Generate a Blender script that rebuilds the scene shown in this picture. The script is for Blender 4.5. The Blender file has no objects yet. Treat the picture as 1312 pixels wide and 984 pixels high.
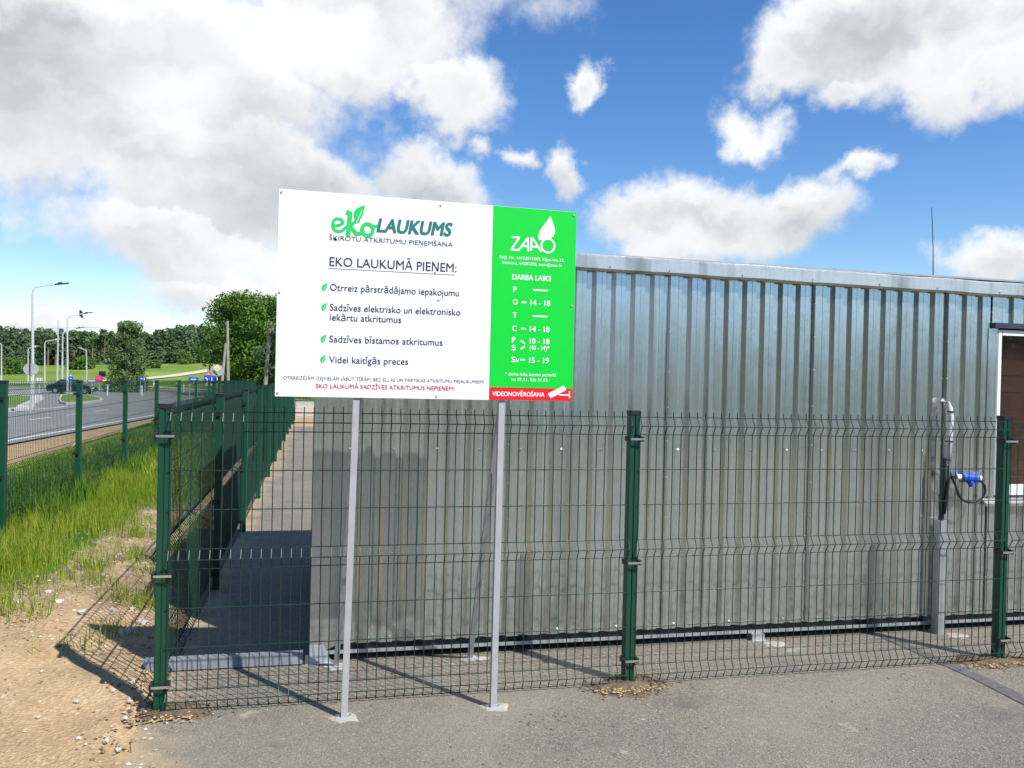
import bpy, bmesh, math, random
import numpy as np
from mathutils import Vector, Matrix, Euler, noise
random.seed(7); rng = np.random.default_rng(7)
SC = bpy.context.scene
COL = SC.collection

# ------------------------------------------------------------------ camera
cam_d = bpy.data.cameras.new("camera"); cam = bpy.data.objects.new("camera", cam_d); COL.objects.link(cam)
yaw, pit, rol = 0.22683, -0.00714, 0.022825
Fw = Vector((math.sin(yaw)*math.cos(pit), math.cos(yaw)*math.cos(pit), math.sin(pit)))
Rt = Vector((math.cos(yaw), -math.sin(yaw), 0)); Up = Rt.cross(Fw)
R2 = Rt*math.cos(rol)+Up*math.sin(rol); U2 = -Rt*math.sin(rol)+Up*math.cos(rol)
M = Matrix((R2, U2, -Fw)).transposed().to_4x4(); M.translation = Vector((0.7367, -4.5687, 1.7365))
cam.matrix_world = M
cam_d.sensor_width = 36; cam_d.sensor_fit = 'HORIZONTAL'; cam_d.lens = 1090.4/1312*36
cam_d.clip_start = 0.05; cam_d.clip_end = 3000
SC.camera = cam
SC.cycles.max_bounces = 6; SC.cycles.diffuse_bounces = 2; SC.cycles.glossy_bounces = 3; SC.cycles.transmission_bounces = 4

# ------------------------------------------------------------------ light
TO_SUN = Vector((0.66, -0.895, 1.37)).normalized()
sun_el = math.asin(TO_SUN.z); sun_rot = math.atan2(TO_SUN.x, TO_SUN.y)
sd = bpy.data.lights.new("sun", 'SUN'); sd.energy = 5.0; sd.angle = math.radians(0.5); sd.color = (1.0, 0.955, 0.88)
so = bpy.data.objects.new("sun", sd); COL.objects.link(so)
so.rotation_euler = (-TO_SUN).to_track_quat('-Z', 'Y').to_euler(); so.location = (0, 0, 30)
SC.view_settings.view_transform = 'Standard'; SC.view_settings.look = 'None'
SC.view_settings.gamma = 1; SC.view_settings.exposure = 0.42; SC.view_settings.use_curve_mapping = False
SKY_STRENGTH = 0.118; CLOUD_STRENGTH = 0.69

W = bpy.data.worlds.new("World"); SC.world = W; W.use_nodes = True
nt = W.node_tree; nt.nodes.clear()
def N(t, **k):
    n = nt.nodes.new(t)
    for a, b in k.items(): setattr(n, a, b)
    return n
def L(a, b): nt.links.new(a, b)
def setin(sock, v):
    if isinstance(v, (int, float, tuple, list, Vector)): sock.default_value = v
    else: L(v, sock)
def Mt(op, a, b=None, c=None, clamp=False):
    n = N('ShaderNodeMath', operation=op); n.use_clamp = clamp
    for i, v in enumerate((a, b, c)):
        if v is not None: setin(n.inputs[i], v)
    return n.outputs[0]
def Vm(op, a, b=None, s=None):
    n = N('ShaderNodeVectorMath', operation=op); setin(n.inputs[0], a)
    if b is not None: setin(n.inputs[1], b)
    if s is not None: setin(n.inputs['Scale'], s)
    return n.outputs['Value'] if op in ('LENGTH', 'DOT_PRODUCT') else n.outputs['Vector']
def Smooth(v, lo, hi, to0=0.0, to1=1.0):
    n = N('ShaderNodeMapRange', interpolation_type='SMOOTHSTEP'); L(v, n.inputs[0])
    n.inputs[1].default_value = lo; n.inputs[2].default_value = hi
    n.inputs[3].default_value = to0; n.inputs[4].default_value = to1
    return n.outputs[0]
def Nz(vec, scale, detail=6, rough=0.55, dist=0.0, color=False):
    n = N('ShaderNodeTexNoise'); L(vec, n.inputs['Vector']); n.inputs['Scale'].default_value = scale
    n.inputs['Detail'].default_value = detail; n.inputs['Roughness'].default_value = rough
    n.inputs['Distortion'].default_value = dist
    return n.outputs['Color'] if color else n.outputs['Fac']
sky = N('ShaderNodeTexSky', sky_type='NISHITA'); sky.sun_disc = False
sky.sun_elevation = sun_el; sky.sun_rotation = sun_rot; sky.air_density = 1.0; sky.dust_density = 0.0; sky.ozone_density = 3.0
tc = N('ShaderNodeTexCoord'); D = Vm('NORMALIZE', tc.outputs['Generated'])
sep = N('ShaderNodeSeparateXYZ'); L(D, sep.inputs[0])
# warped direction gives ragged cloud outlines
w1 = Vm('SUBTRACT', Nz(D, 4.5, 4, 0.55, color=True), (0.5, 0.5, 0.5))
w2 = Vm('SUBTRACT', Nz(D, 22.0, 5, 0.6, color=True), (0.5, 0.5, 0.5))
DW = Vm('ADD', Vm('ADD', D, Vm('SCALE', w1, s=0.12)), Vm('SCALE', w2, s=0.06))
w3 = Vm('SUBTRACT', Nz(D, 60.0, 3, 0.6, color=True), (0.5, 0.5, 0.5))
DW = Vm('ADD', DW, Vm('SCALE', w3, s=0.014))
CLOUDS = [  # direction, half width, half height, turn (deg)
 ((-0.216, 0.9293, 0.2995), 0.30, 0.135, 0), ((0.02, 0.9363, 0.3768), 0.17, 0.09, 12), ((-0.0909, 0.9737, 0.2091), 0.264, 0.085, -12),
 ((-0.2596, 0.9043, 0.3389), 0.25, 0.12, 0), ((0.0861, 0.9187, 0.3855), 0.07, 0.045, -20), ((0.1395, 0.9349, 0.326), 0.075, 0.05, -25),
 ((-0.1465, 0.9794, 0.1388), 0.18, 0.06, -10), ((0.1193, 0.963, 0.2264), 0.085, 0.05, -25), ((-0.3007, 0.9502, 0.0486), 0.09, 0.022, 0),
 ((-0.10, 0.9852, 0.085), 0.13, 0.035, 0), ((0.2808, 0.9065, 0.3153), 0.020, 0.026, 0), ((0.2233, 0.9394, 0.2602), 0.024, 0.020, 0),
 ((0.2806, 0.9293, 0.2402), 0.026, 0.030, 0), ((0.1795, 0.9467, 0.2673), 0.018, 0.014, 0), ((0.461, 0.8433, 0.2763), 0.055, 0.030, -10),
 ((0.5333, 0.7718, 0.3583), 0.135, 0.062, 8), ((0.6251, 0.7064, 0.3319), 0.12, 0.075, 0), ((0.5361, 0.7871, 0.3053), 0.05, 0.024, 0),
 ((0.472, 0.8168, 0.3317), 0.050, 0.036, 0), ((0.4208, 0.8882, 0.1744), 0.125, 0.060, 0), ((0.5014, 0.844, 0.1803), 0.072, 0.045, 0),
 ((0.3541, 0.911, 0.1837), 0.056, 0.036, 0), ((0.5597, 0.7975, 0.2252), 0.040, 0.015, 10), ((0.6763, 0.7253, 0.1187), 0.060, 0.033, 0),
 ((-0.10, 0.90, 0.44), 0.35, 0.08, 0)]
best = None
for c, a, b, turn in CLOUDS:
    c = Vector(c).normalized(); right = Vector((c.y, -c.x, 0)).normalized(); up = right.cross(c)
    t = math.radians(turn); r2 = right*math.cos(t)+up*math.sin(t); u2 = -right*math.sin(t)+up*math.cos(t)
    mp = N('ShaderNodeMapping', vector_type='TEXTURE'); L(DW, mp.inputs['Vector'])
    mp.inputs['Location'].default_value = c
    mp.inputs['Rotation'].default_value = Matrix((r2, u2, r2.cross(u2))).transposed().to_euler()
    mp.inputs['Scale'].default_value = (a, b, 0.5)
    v = Mt('SUBTRACT', 1.0, Vm('LENGTH', mp.outputs[0]))
    v = Mt('MULTIPLY', v, min(1.0, 0.22+b*8.5))
    sp_ = N('ShaderNodeSeparateXYZ'); L(mp.outputs[0], sp_.inputs[0]); hgt = sp_.outputs[1]
    if best is None: best, hbest = v, hgt
    else:
        g_ = Smooth(Mt('SUBTRACT', v, best), -0.10, 0.10)
        mh = N('ShaderNodeMix', data_type='FLOAT'); L(g_, mh.inputs[0]); L(hbest, mh.inputs[2]); L(hgt, mh.inputs[3]); hbest = mh.outputs[0]
        best = Mt('MAXIMUM', best, v)
fine = Mt('SUBTRACT', Nz(D, 12.0, 8, 0.64), 0.5)
inview = Mt('ADD', best, Mt('MULTIPLY', fine, 0.85))
# generic cumulus for the rest of the sky, on a flat layer
den = Mt('MAXIMUM', Mt('ADD', sep.outputs[2], 0.12), 0.05)
comb = N('ShaderNodeCombineXYZ'); L(Mt('DIVIDE', sep.outputs[0], den), comb.inputs[0]); L(Mt('DIVIDE', sep.outputs[1], den), comb.inputs[1])
PL = comb.outputs[0]
gen = Mt('SUBTRACT', Nz(PL, 0.9, 8, 0.58), 0.56)
gen = Mt('MULTIPLY', gen, 2.2)
mv = N('ShaderNodeMapping', vector_type='TEXTURE'); L(D, mv.inputs['Vector'])
vc = Vector((0.22, 0.96, 0.2)).normalized()
sel = Smooth(Vm('DOT_PRODUCT', D, tuple(vc)), 0.74, 0.84)
mixv = N('ShaderNodeMix', data_type='FLOAT'); L(sel, mixv.inputs[0]); L(gen, mixv.inputs[2]); L(inview, mixv.inputs[3])
dens = mixv.outputs[0]
mask = Smooth(dens, -0.08, 0.32)
# cloud shading: density sampled a little higher against here: tops bright, undersides grey
n_here = Nz(DW, 4.2, 4, 0.48)
n_up = Nz(Vm('ADD', DW, (0.02, 0.0, 0.05)), 4.2, 4, 0.48)
relief = Mt('MULTIPLY', Mt('SUBTRACT', n_here, n_up), 0.85)
# long soft grey bands across the thick parts
mpb = N('ShaderNodeMapping'); L(DW, mpb.inputs['Vector']); mpb.inputs['Scale'].default_value = (2.2, 2.2, 9.0); mpb.inputs['Rotation'].default_value = (0, math.radians(12), 0)
bands = Mt('MULTIPLY', Mt('SUBTRACT', Nz(mpb.outputs[0], 1.6, 4, 0.45), 0.5), 1.15)
thick = Smooth(dens, 0.15, 0.75)
hclamp = Mt('MULTIPLY', Mt('MINIMUM', Mt('MAXIMUM', hbest, -1.0), 0.8), 0.15)
mh = N('ShaderNodeMix', data_type='FLOAT'); L(sel, mh.inputs[0]); mh.inputs[2].default_value = 0.0; L(hclamp, mh.inputs[3])
val = Mt('ADD', Mt('ADD', Mt('ADD', 1.04, mh.outputs[0]), relief), Mt('MULTIPLY', bands, Mt('ADD', thick, 0.15)))
val = Mt('SUBTRACT', val, Mt('MULTIPLY', thick, 0.12))
val = Mt('MINIMUM', Mt('MAXIMUM', val, 0.58), 1.12)
cr = N('ShaderNodeMix', data_type='RGBA'); L(Smooth(val, 0.4, 1.05), cr.inputs[0])
cr.inputs[6].default_value = (0.80, 0.88, 1.0, 1); cr.inputs[7].default_value = (0.97, 0.985, 1.0, 1)
cc = N('ShaderNodeVectorMath', operation='SCALE'); L(cr.outputs[2], cc.inputs[0]); L(val, cc.inputs['Scale'])
hs = N('ShaderNodeHueSaturation'); hs.inputs['Hue'].default_value = 0.507; hs.inputs['Saturation'].default_value = 1.27; hs.inputs['Value'].default_value = 1.0; L(sky.outputs[0], hs.inputs['Color'])
bg1 = N('ShaderNodeBackground'); L(hs.outputs[0], bg1.inputs[0]); bg1.inputs[1].default_value = SKY_STRENGTH
bg2 = N('ShaderNodeBackground'); L(cc.outputs[0], bg2.inputs[0]); bg2.inputs[1].default_value = CLOUD_STRENGTH
ms = N('ShaderNodeMixShader'); L(mask, ms.inputs[0]); L(bg1.outputs[0], ms.inputs[1]); L(bg2.outputs[0], ms.inputs[2])
W.cycles.sampling_method = 'MANUAL'; W.cycles.sample_map_resolution = 512
ow = N('ShaderNodeOutputWorld'); L(ms.outputs[0], ow.inputs[0])

# ------------------------------------------------------------------ materials
def new_mat(name):
    global nt
    m = bpy.data.materials.new(name); m.use_nodes = True; nt = m.node_tree
    b = nt.nodes['Principled BSDF']
    return m, b
def ramp(fac, stops):
    n = N('ShaderNodeValToRGB'); L(fac, n.inputs[0]); e = n.color_ramp.elements
    while len(e) < len(stops): e.new(0.5)
    for i, (p_, c_) in enumerate(stops): e[i].position = p_; e[i].color = (*c_, 1)
    return n.outputs[0]
def mixc(f, a, b, mode='MIX'):
    n = N('ShaderNodeMix', data_type='RGBA', blend_type=mode); setin(n.inputs[0], f)
    for s, v in ((n.inputs[6], a), (n.inputs[7], b)):
        if isinstance(v, tuple): s.default_value = (*v, 1)
        else: L(v, s)
    return n.outputs[2]
def bump(h, strength, dist=0.01):
    n = N('ShaderNodeBump'); L(h, n.inputs['Height']); n.inputs['Strength'].default_value = strength; n.inputs['Distance'].default_value = dist
    return n.outputs[0]
def objc(): return N('ShaderNodeTexCoord').outputs['Object']
def posn(): return N('ShaderNodeNewGeometry').outputs['Position']
def simple(name, col, rough=0.6, metal=0.0, var=0.15, scale=8.0, bmp=0.0, spec=0.5):
    m, b = new_mat(name); P = objc(); n = Nz(P, scale, 5)
    lo = tuple(max(0, c*(1-var)) for c in col); hi = tuple(min(1, c*(1+var)) for c in col)
    L(ramp(n, [(0.3, lo), (0.7, hi)]), b.inputs['Base Color'])
    b.inputs['Roughness'].default_value = rough; b.inputs['Metallic'].default_value = metal
    b.inputs['Specular IOR Level'].default_value = spec
    if bmp: L(bump(Nz(P, scale*6, 4), bmp), b.inputs['Normal'])
    return m
MT = {}
MT['green'] = simple('green_powder_coat', (0.002, 0.055, 0.029), 0.45, var=0.12, scale=5)
MT['wire'] = simple('green_coated_wire', (0.003, 0.034, 0.020), 0.5, var=0.12, scale=5)
MT['black'] = simple('black_plastic', (0.012, 0.012, 0.014), 0.5)
MT['darkmetal'] = simple('dark_metal', (0.03, 0.03, 0.035), 0.5, 0.3)
MT['steel'] = simple('clamp_steel', (0.62, 0.62, 0.62), 0.3, 0.9, var=0.1)
MT['greypost'] = simple('grey_painted_steel', (0.40, 0.405, 0.405), 0.5, 0.1, var=0.08, scale=12)
MT['galv'] = simple('galvanised_steel', (0.46, 0.49, 0.49), 0.42, 0.6, var=0.12, scale=14, bmp=0.05)
MT['white'] = simple('white_print', (0.86, 0.87, 0.88), 0.35, var=0.01)
MT['ink'] = simple('violet_black_print', (0.05, 0.04, 0.09), 0.5, var=0.05)
MT['inkgrey'] = simple('dark_grey_print', (0.13, 0.12, 0.17), 0.5, var=0.05)
MT['teal'] = simple('teal_print', (0.012, 0.17, 0.15), 0.45, var=0.05)
MT['lime'] = simple('bright_green_print', (0.02, 0.56, 0.11), 0.4, var=0.02)
MT['signgreen'] = simple('green_print', (0.0, 0.60, 0.035), 0.38, var=0.02)
MT['signred'] = simple('red_print', (0.72, 0.01, 0.02), 0.38, var=0.03)
MT['redink'] = simple('red_ink', (0.55, 0.03, 0.07), 0.45, var=0.03)
MT['pvc'] = simple('white_window_frame', (0.83, 0.84, 0.85), 0.35, var=0.02)
MT['concrete'] = simple('pale_concrete', (0.42, 0.41, 0.38), 0.9, var=0.25, scale=9, bmp=0.4)
MT['blackrub'] = simple('black_rubber', (0.015, 0.015, 0.017), 0.55)
MT['pipe'] = simple('weathered_pale_pipe', (0.55, 0.55, 0.53), 0.5, var=0.2, scale=20)
MT['blue'] = simple('blue_plastic', (0.01, 0.08, 0.48), 0.4, var=0.05)
MT['whiteplastic'] = simple('white_plastic', (0.75, 0.75, 0.74), 0.4, var=0.04)
MT['curtain'] = simple('brown_interior', (0.10, 0.036, 0.016), 0.7, var=0.35, scale=3)
MT['signblue'] = simple('blue_sign', (0.01, 0.07, 0.5), 0.4)
MT['signgrey'] = simple('grey_sign_back', (0.42, 0.43, 0.45), 0.45, 0.3)
MT['yellow'] = simple('yellow_sign', (0.85, 0.55, 0.01), 0.4)
MT['signpink'] = simple('red_sign', (0.6, 0.03, 0.06), 0.4)
MT['lamp'] = simple('lamp_post_steel', (0.55, 0.57, 0.57), 0.5, 0.3)
MT['wood'] = simple('weathered_wood', (0.30, 0.27, 0.22), 0.9, var=0.25, scale=4, bmp=0.3)
MT['bark'] = simple('bark', (0.07, 0.055, 0.04), 0.95, var=0.4, scale=4, bmp=0.6)
MT['palebark'] = simple('pale_bark', (0.38, 0.36, 0.32), 0.9, var=0.35, scale=3)
MT['pinebark'] = simple('pine_bark', (0.20, 0.13, 0.095), 0.95, var=0.4, scale=0.7)
MT['stone'] = simple('pale_stone', (0.50, 0.46, 0.39), 0.85, var=0.3, scale=18, bmp=0.3)
MT['carpaint'] = simple('dark_car_paint', (0.012, 0.015, 0.02), 0.25, var=0.05)
MT['glass'] = simple('dark_car_glass', (0.05, 0.07, 0.08), 0.08, var=0.05)
MT['paint'] = simple('white_road_paint', (0.68, 0.68, 0.66), 0.7, var=0.12)
MT['kerb'] = simple('pale_kerb', (0.52, 0.51, 0.48), 0.8, var=0.1)
MT['dirtstuff'] = simple('brown_gravel', (0.12, 0.085, 0.055), 0.95, var=0.5, scale=30, bmp=0.3)
MT['straw'] = simple('dry_straw', (0.42, 0.30, 0.13), 0.9, var=0.3, scale=20)

def sheet_mat(name, tint, streak=False):
    m, b = new_mat(name); P = objc()
    mp = N('ShaderNodeMapping'); L(P, mp.inputs[0]); mp.inputs['Scale'].default_value = (34, 34, 0.5)
    st = Nz(mp.outputs[0], 1.0, 5, 0.6)
    sp = N('ShaderNodeTexVoronoi'); L(P, sp.inputs['Vector']); sp.inputs['Scale'].default_value = 75
    bl = Nz(P, 2.1, 4, 0.5)
    a = mixc(0.5, ramp(st, [(0.3, tuple(c*0.80 for c in tint)), (0.72, tuple(min(1, c*1.12) for c in tint))]),
             ramp(sp.outputs['Color'], [(0, tuple(c*0.86 for c in tint)), (1, tuple(min(1, c*1.10) for c in tint))]))
    a = mixc(ramp(bl, [(0.35, (0, 0, 0)), (0.7, (0.2, 0.2, 0.2))]), a, tuple(c*0.78 for c in tint))
    if streak:
        mp2 = N('ShaderNodeMapping'); L(P, mp2.inputs[0]); mp2.inputs['Scale'].default_value = (2.6, 1, 0.35)
        s2 = Nz(mp2.outputs[0], 1.6, 4, 0.65)
        a = mixc(ramp(s2, [(0.52, (0, 0, 0)), (0.66, (0.75, 0.75, 0.75))]), a, (0.16, 0.16, 0.14))
    if not streak:   # pale wipe marks near the window, thin scratches, splashed mud low down
        so_ = N('ShaderNodeSeparateXYZ'); L(P, so_.inputs[0])
        reg = Mt('MULTIPLY', Smooth(so_.outputs[0], 4.35, 4.62), Smooth(so_.outputs[2], 1.25, 1.6))
        reg = Mt('MULTIPLY', reg, Smooth(so_.outputs[2], 2.25, 2.0))
        mps = N('ShaderNodeMapping'); L(P, mps.inputs[0]); mps.inputs['Rotation'].default_value = (0, math.radians(35), 0); mps.inputs['Scale'].default_value = (9, 1, 2.5)
        a = mixc(Mt('MULTIPLY', reg, Smooth(Nz(mps.outputs[0], 1.3, 5, 0.65), 0.5, 0.68, 0.0, 0.6)), a, (0.85, 0.87, 0.88))
        mpt = N('ShaderNodeMapping'); L(P, mpt.inputs[0]); mpt.inputs['Rotation'].default_value = (0, math.radians(84), 0); mpt.inputs['Scale'].default_value = (70, 1, 2.2)
        a = mixc(Smooth(Nz(mpt.outputs[0], 1.0, 3, 0.5), 0.72, 0.76, 0.0, 0.5), a, (0.85, 0.87, 0.88))
        low_ = Mt('MULTIPLY', Smooth(so_.outputs[2], 0.55, 0.10), Smooth(Nz(P, 16, 5, 0.6), 0.48, 0.66, 0.0, 0.5))
        a = mixc(low_, a, (0.30, 0.27, 0.22))
    L(a, b.inputs['Base Color'])
    b.inputs['Metallic'].default_value = 0.86 if not streak else 0.5
    L(ramp(st, [(0.2, (0.17,)*3), (0.8, (0.28,)*3)]), b.inputs['Roughness'])
    n = N('ShaderNodeBump'); L(Nz(P, 3.2, 3, 0.5), n.inputs['Height']); n.inputs['Strength'].default_value = 0.12; n.inputs['Distance'].default_value = 0.02
    n2 = N('ShaderNodeBump'); L(st, n2.inputs['Height']); n2.inputs['Strength'].default_value = 0.05; n2.inputs['Distance'].default_value = 0.004
    L(n.outputs[0], n2.inputs['Normal']); L(n2.outputs[0], b.inputs['Normal'])
    return m
MT['sheet'] = sheet_mat('galvanised_sheet', (0.63, 0.665, 0.65))
MT['fascia'] = sheet_mat('galvanised_fascia', (0.58, 0.60, 0.585), True)

def asphalt_mat():
    m, b = new_mat('worn_asphalt'); P = posn()
    v = N('ShaderNodeTexVoronoi'); L(P, v.inputs['Vector']); v.inputs['Scale'].default_value = 135
    v2 = N('ShaderNodeTexVoronoi'); L(P, v2.inputs['Vector']); v2.inputs['Scale'].default_value = 60
    base = ramp(v.outputs['Color'], [(0.0, (0.045, 0.040, 0.032)), (0.45, (0.145, 0.128, 0.102)), (0.85, (0.25, 0.22, 0.175)), (1.0, (0.52, 0.46, 0.37))])
    base = mixc(0.25, base, ramp(v2.outputs['Color'], [(0, (0.07, 0.065, 0.06)), (1, (0.25, 0.23, 0.2))]))
    big = Nz(P, 0.9, 6, 0.6)
    dusty = ramp(big, [(0.38, (0, 0, 0)), (0.72, (0.5, 0.5, 0.5))])
    base = mixc(dusty, base, (0.27, 0.238, 0.185))
    patch = Nz(P, 3.3, 5, 0.55)
    base = mixc(ramp(patch, [(0.66, (0, 0, 0)), (0.73, (0.7, 0.7, 0.7))]), base, (0.40, 0.35, 0.27))
    dk = Nz(P, 1.7, 5, 0.6, 0.4)
    base = mixc(ramp(dk, [(0.30, (0.5, 0.5, 0.5)), (0.42, (0, 0, 0))]), base, (0.075, 0.07, 0.066))
    sx_ = N('ShaderNodeSeparateXYZ'); L(P, sx_.inputs[0])
    edge_ = Mt('ADD', sx_.outputs[0], Mt('MULTIPLY', Nz(P, 2.6, 7, 0.65), 1.3))
    base = mixc(Smooth(edge_, 0.95, 0.45, 0.0, 0.85), base, (0.40, 0.30, 0.18))
    spots_ = Nz(P, 9.0, 4, 0.5); base = mixc(ramp(spots_, [(0.70, (0, 0, 0)), (0.76, (0.8, 0.8, 0.8))]), base, (0.46, 0.41, 0.33))
    L(base, b.inputs['Base Color']); b.inputs['Roughness'].default_value = 0.85
    L(bump(v.outputs['Distance'], 0.7, 0.006), b.inputs['Normal'])
    return m
MT['asphalt'] = asphalt_mat()
def road_mat():
    m, b = new_mat('grey_road_asphalt'); P = posn()
    a = ramp(Nz(P, 0.4, 5), [(0.3, (0.20, 0.205, 0.21)), (0.7, (0.27, 0.273, 0.275))])
    L(mixc(0.3, a, ramp(Nz(P, 30, 3), [(0.3, (0.1, 0.1, 0.1)), (0.7, (0.28, 0.28, 0.28))])), b.inputs['Base Color'])
    b.inputs['Roughness'].default_value = 0.8; return m
MT['road'] = road_mat()
def ground_mat():
    m, b = new_mat('soil_and_turf'); P = posn()
    at = N('ShaderNodeAttribute', attribute_name='cover'); s = N('ShaderNodeSeparateColor'); L(at.outputs['Color'], s.inputs[0])
    sand = ramp(Nz(P, 2.2, 7, 0.65), [(0.28, (0.26, 0.165, 0.075)), (0.5, (0.45, 0.305, 0.155)), (0.72, (0.58, 0.43, 0.245))])
    v = N('ShaderNodeTexVoronoi'); L(P, v.inputs['Vector']); v.inputs['Scale'].default_value = 55
    peb = ramp(v.outputs['Color'], [(0.0, (0.16, 0.11, 0.065)), (0.8, (0.44, 0.34, 0.22)), (1.0, (0.62, 0.56, 0.47))])
    sand = mixc(0.45, sand, peb)
    soil = ramp(Nz(P, 7, 6, 0.65), [(0.3, (0.14, 0.095, 0.05)), (0.6, (0.36, 0.27, 0.17)), (0.8, (0.52, 0.43, 0.31))])
    grass = ramp(Nz(P, 1.1, 7, 0.65), [(0.3, (0.03, 0.075, 0.008)), (0.5, (0.065, 0.135, 0.014)), (0.72, (0.12, 0.20, 0.025))])
    farg = ramp(Nz(P, 0.045, 7, 0.6), [(0.32, (0.09, 0.16, 0.022)), (0.52, (0.15, 0.225, 0.035)), (0.7, (0.24, 0.28, 0.07))])
    grass = mixc(s.outputs[2], grass, farg)
    c = mixc(s.outputs[1], sand, soil)
    f = N('ShaderNodeMath', operation='ADD'); L(s.outputs[0], f.inputs[0])
    nn = Mt('MULTIPLY', Mt('SUBTRACT', Nz(P, 4.0, 5), 0.5), 0.7); L(nn, f.inputs[1])
    L(mixc(Smooth(f.outputs[0], 0.35, 0.65), c, grass), b.inputs['Base Color'])
    b.inputs['Roughness'].default_value = 0.95; b.inputs['Specular IOR Level'].default_value = 0.2
    h = Mt('ADD', Nz(P, 14, 6, 0.7), Mt('MULTIPLY', v.outputs['Distance'], 0.7))
    L(bump(h, 0.7, 0.016), b.inputs['Normal']); return m
MT['ground'] = ground_mat()
def leaf_mat(name, lo, mid, hi, trans=0.25):
    m, b = new_mat(name)
    g = N('ShaderNodeNewGeometry'); r = g.outputs['Random Per Island']
    n = Nz(g.outputs['Position'], 0.7, 3)
    c = ramp(Mt('ADD', Mt('MULTIPLY', r, 0.6), Mt('MULTIPLY', n, 0.4)), [(0.15, lo), (0.5, mid), (0.85, hi)])
    L(c, b.inputs['Base Color']); b.inputs['Roughness'].default_value = 0.6; b.inputs['Specular IOR Level'].default_value = 0.25
    t = N('ShaderNodeBsdfTranslucent'); L(mixc(0.5, c, hi), t.inputs[0])
    mx = N('ShaderNodeMixShader'); mx.inputs[0].default_value = trans
    L(b.outputs[0], mx.inputs[1]); L(t.outputs[0], mx.inputs[2]); L(mx.outputs[0], nt.nodes['Material Output'].inputs[0])
    return m
MT['leaf_maple'] = leaf_mat('maple_leaves', (0.03, 0.085, 0.010), (0.075, 0.17, 0.018), (0.15, 0.26, 0.035))
MT['leaf_birch'] = leaf_mat('birch_leaves', (0.055, 0.11, 0.035), (0.105, 0.18, 0.055), (0.17, 0.26, 0.09))
MT['leaf_wood'] = leaf_mat('woodland_leaves', (0.050, 0.098, 0.040), (0.086, 0.148, 0.058), (0.135, 0.205, 0.085), 0.3)
MT['leaf_dark'] = leaf_mat('dark_leaves', (0.010, 0.026, 0.012), (0.022, 0.05, 0.02), (0.045, 0.085, 0.035), 0.15)
MT['leaf_bush'] = leaf_mat('bush_leaves', (0.035, 0.09, 0.010), (0.075, 0.15, 0.02), (0.13, 0.21, 0.035))
MT['grass'] = leaf_mat('tall_grass', (0.07, 0.15, 0.008), (0.20, 0.31, 0.016), (0.44, 0.44, 0.08), 0.35)
MT['grassdark'] = leaf_mat('dark_weeds', (0.04, 0.11, 0.012), (0.085, 0.19, 0.018), (0.16, 0.26, 0.03), 0.3)

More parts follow.
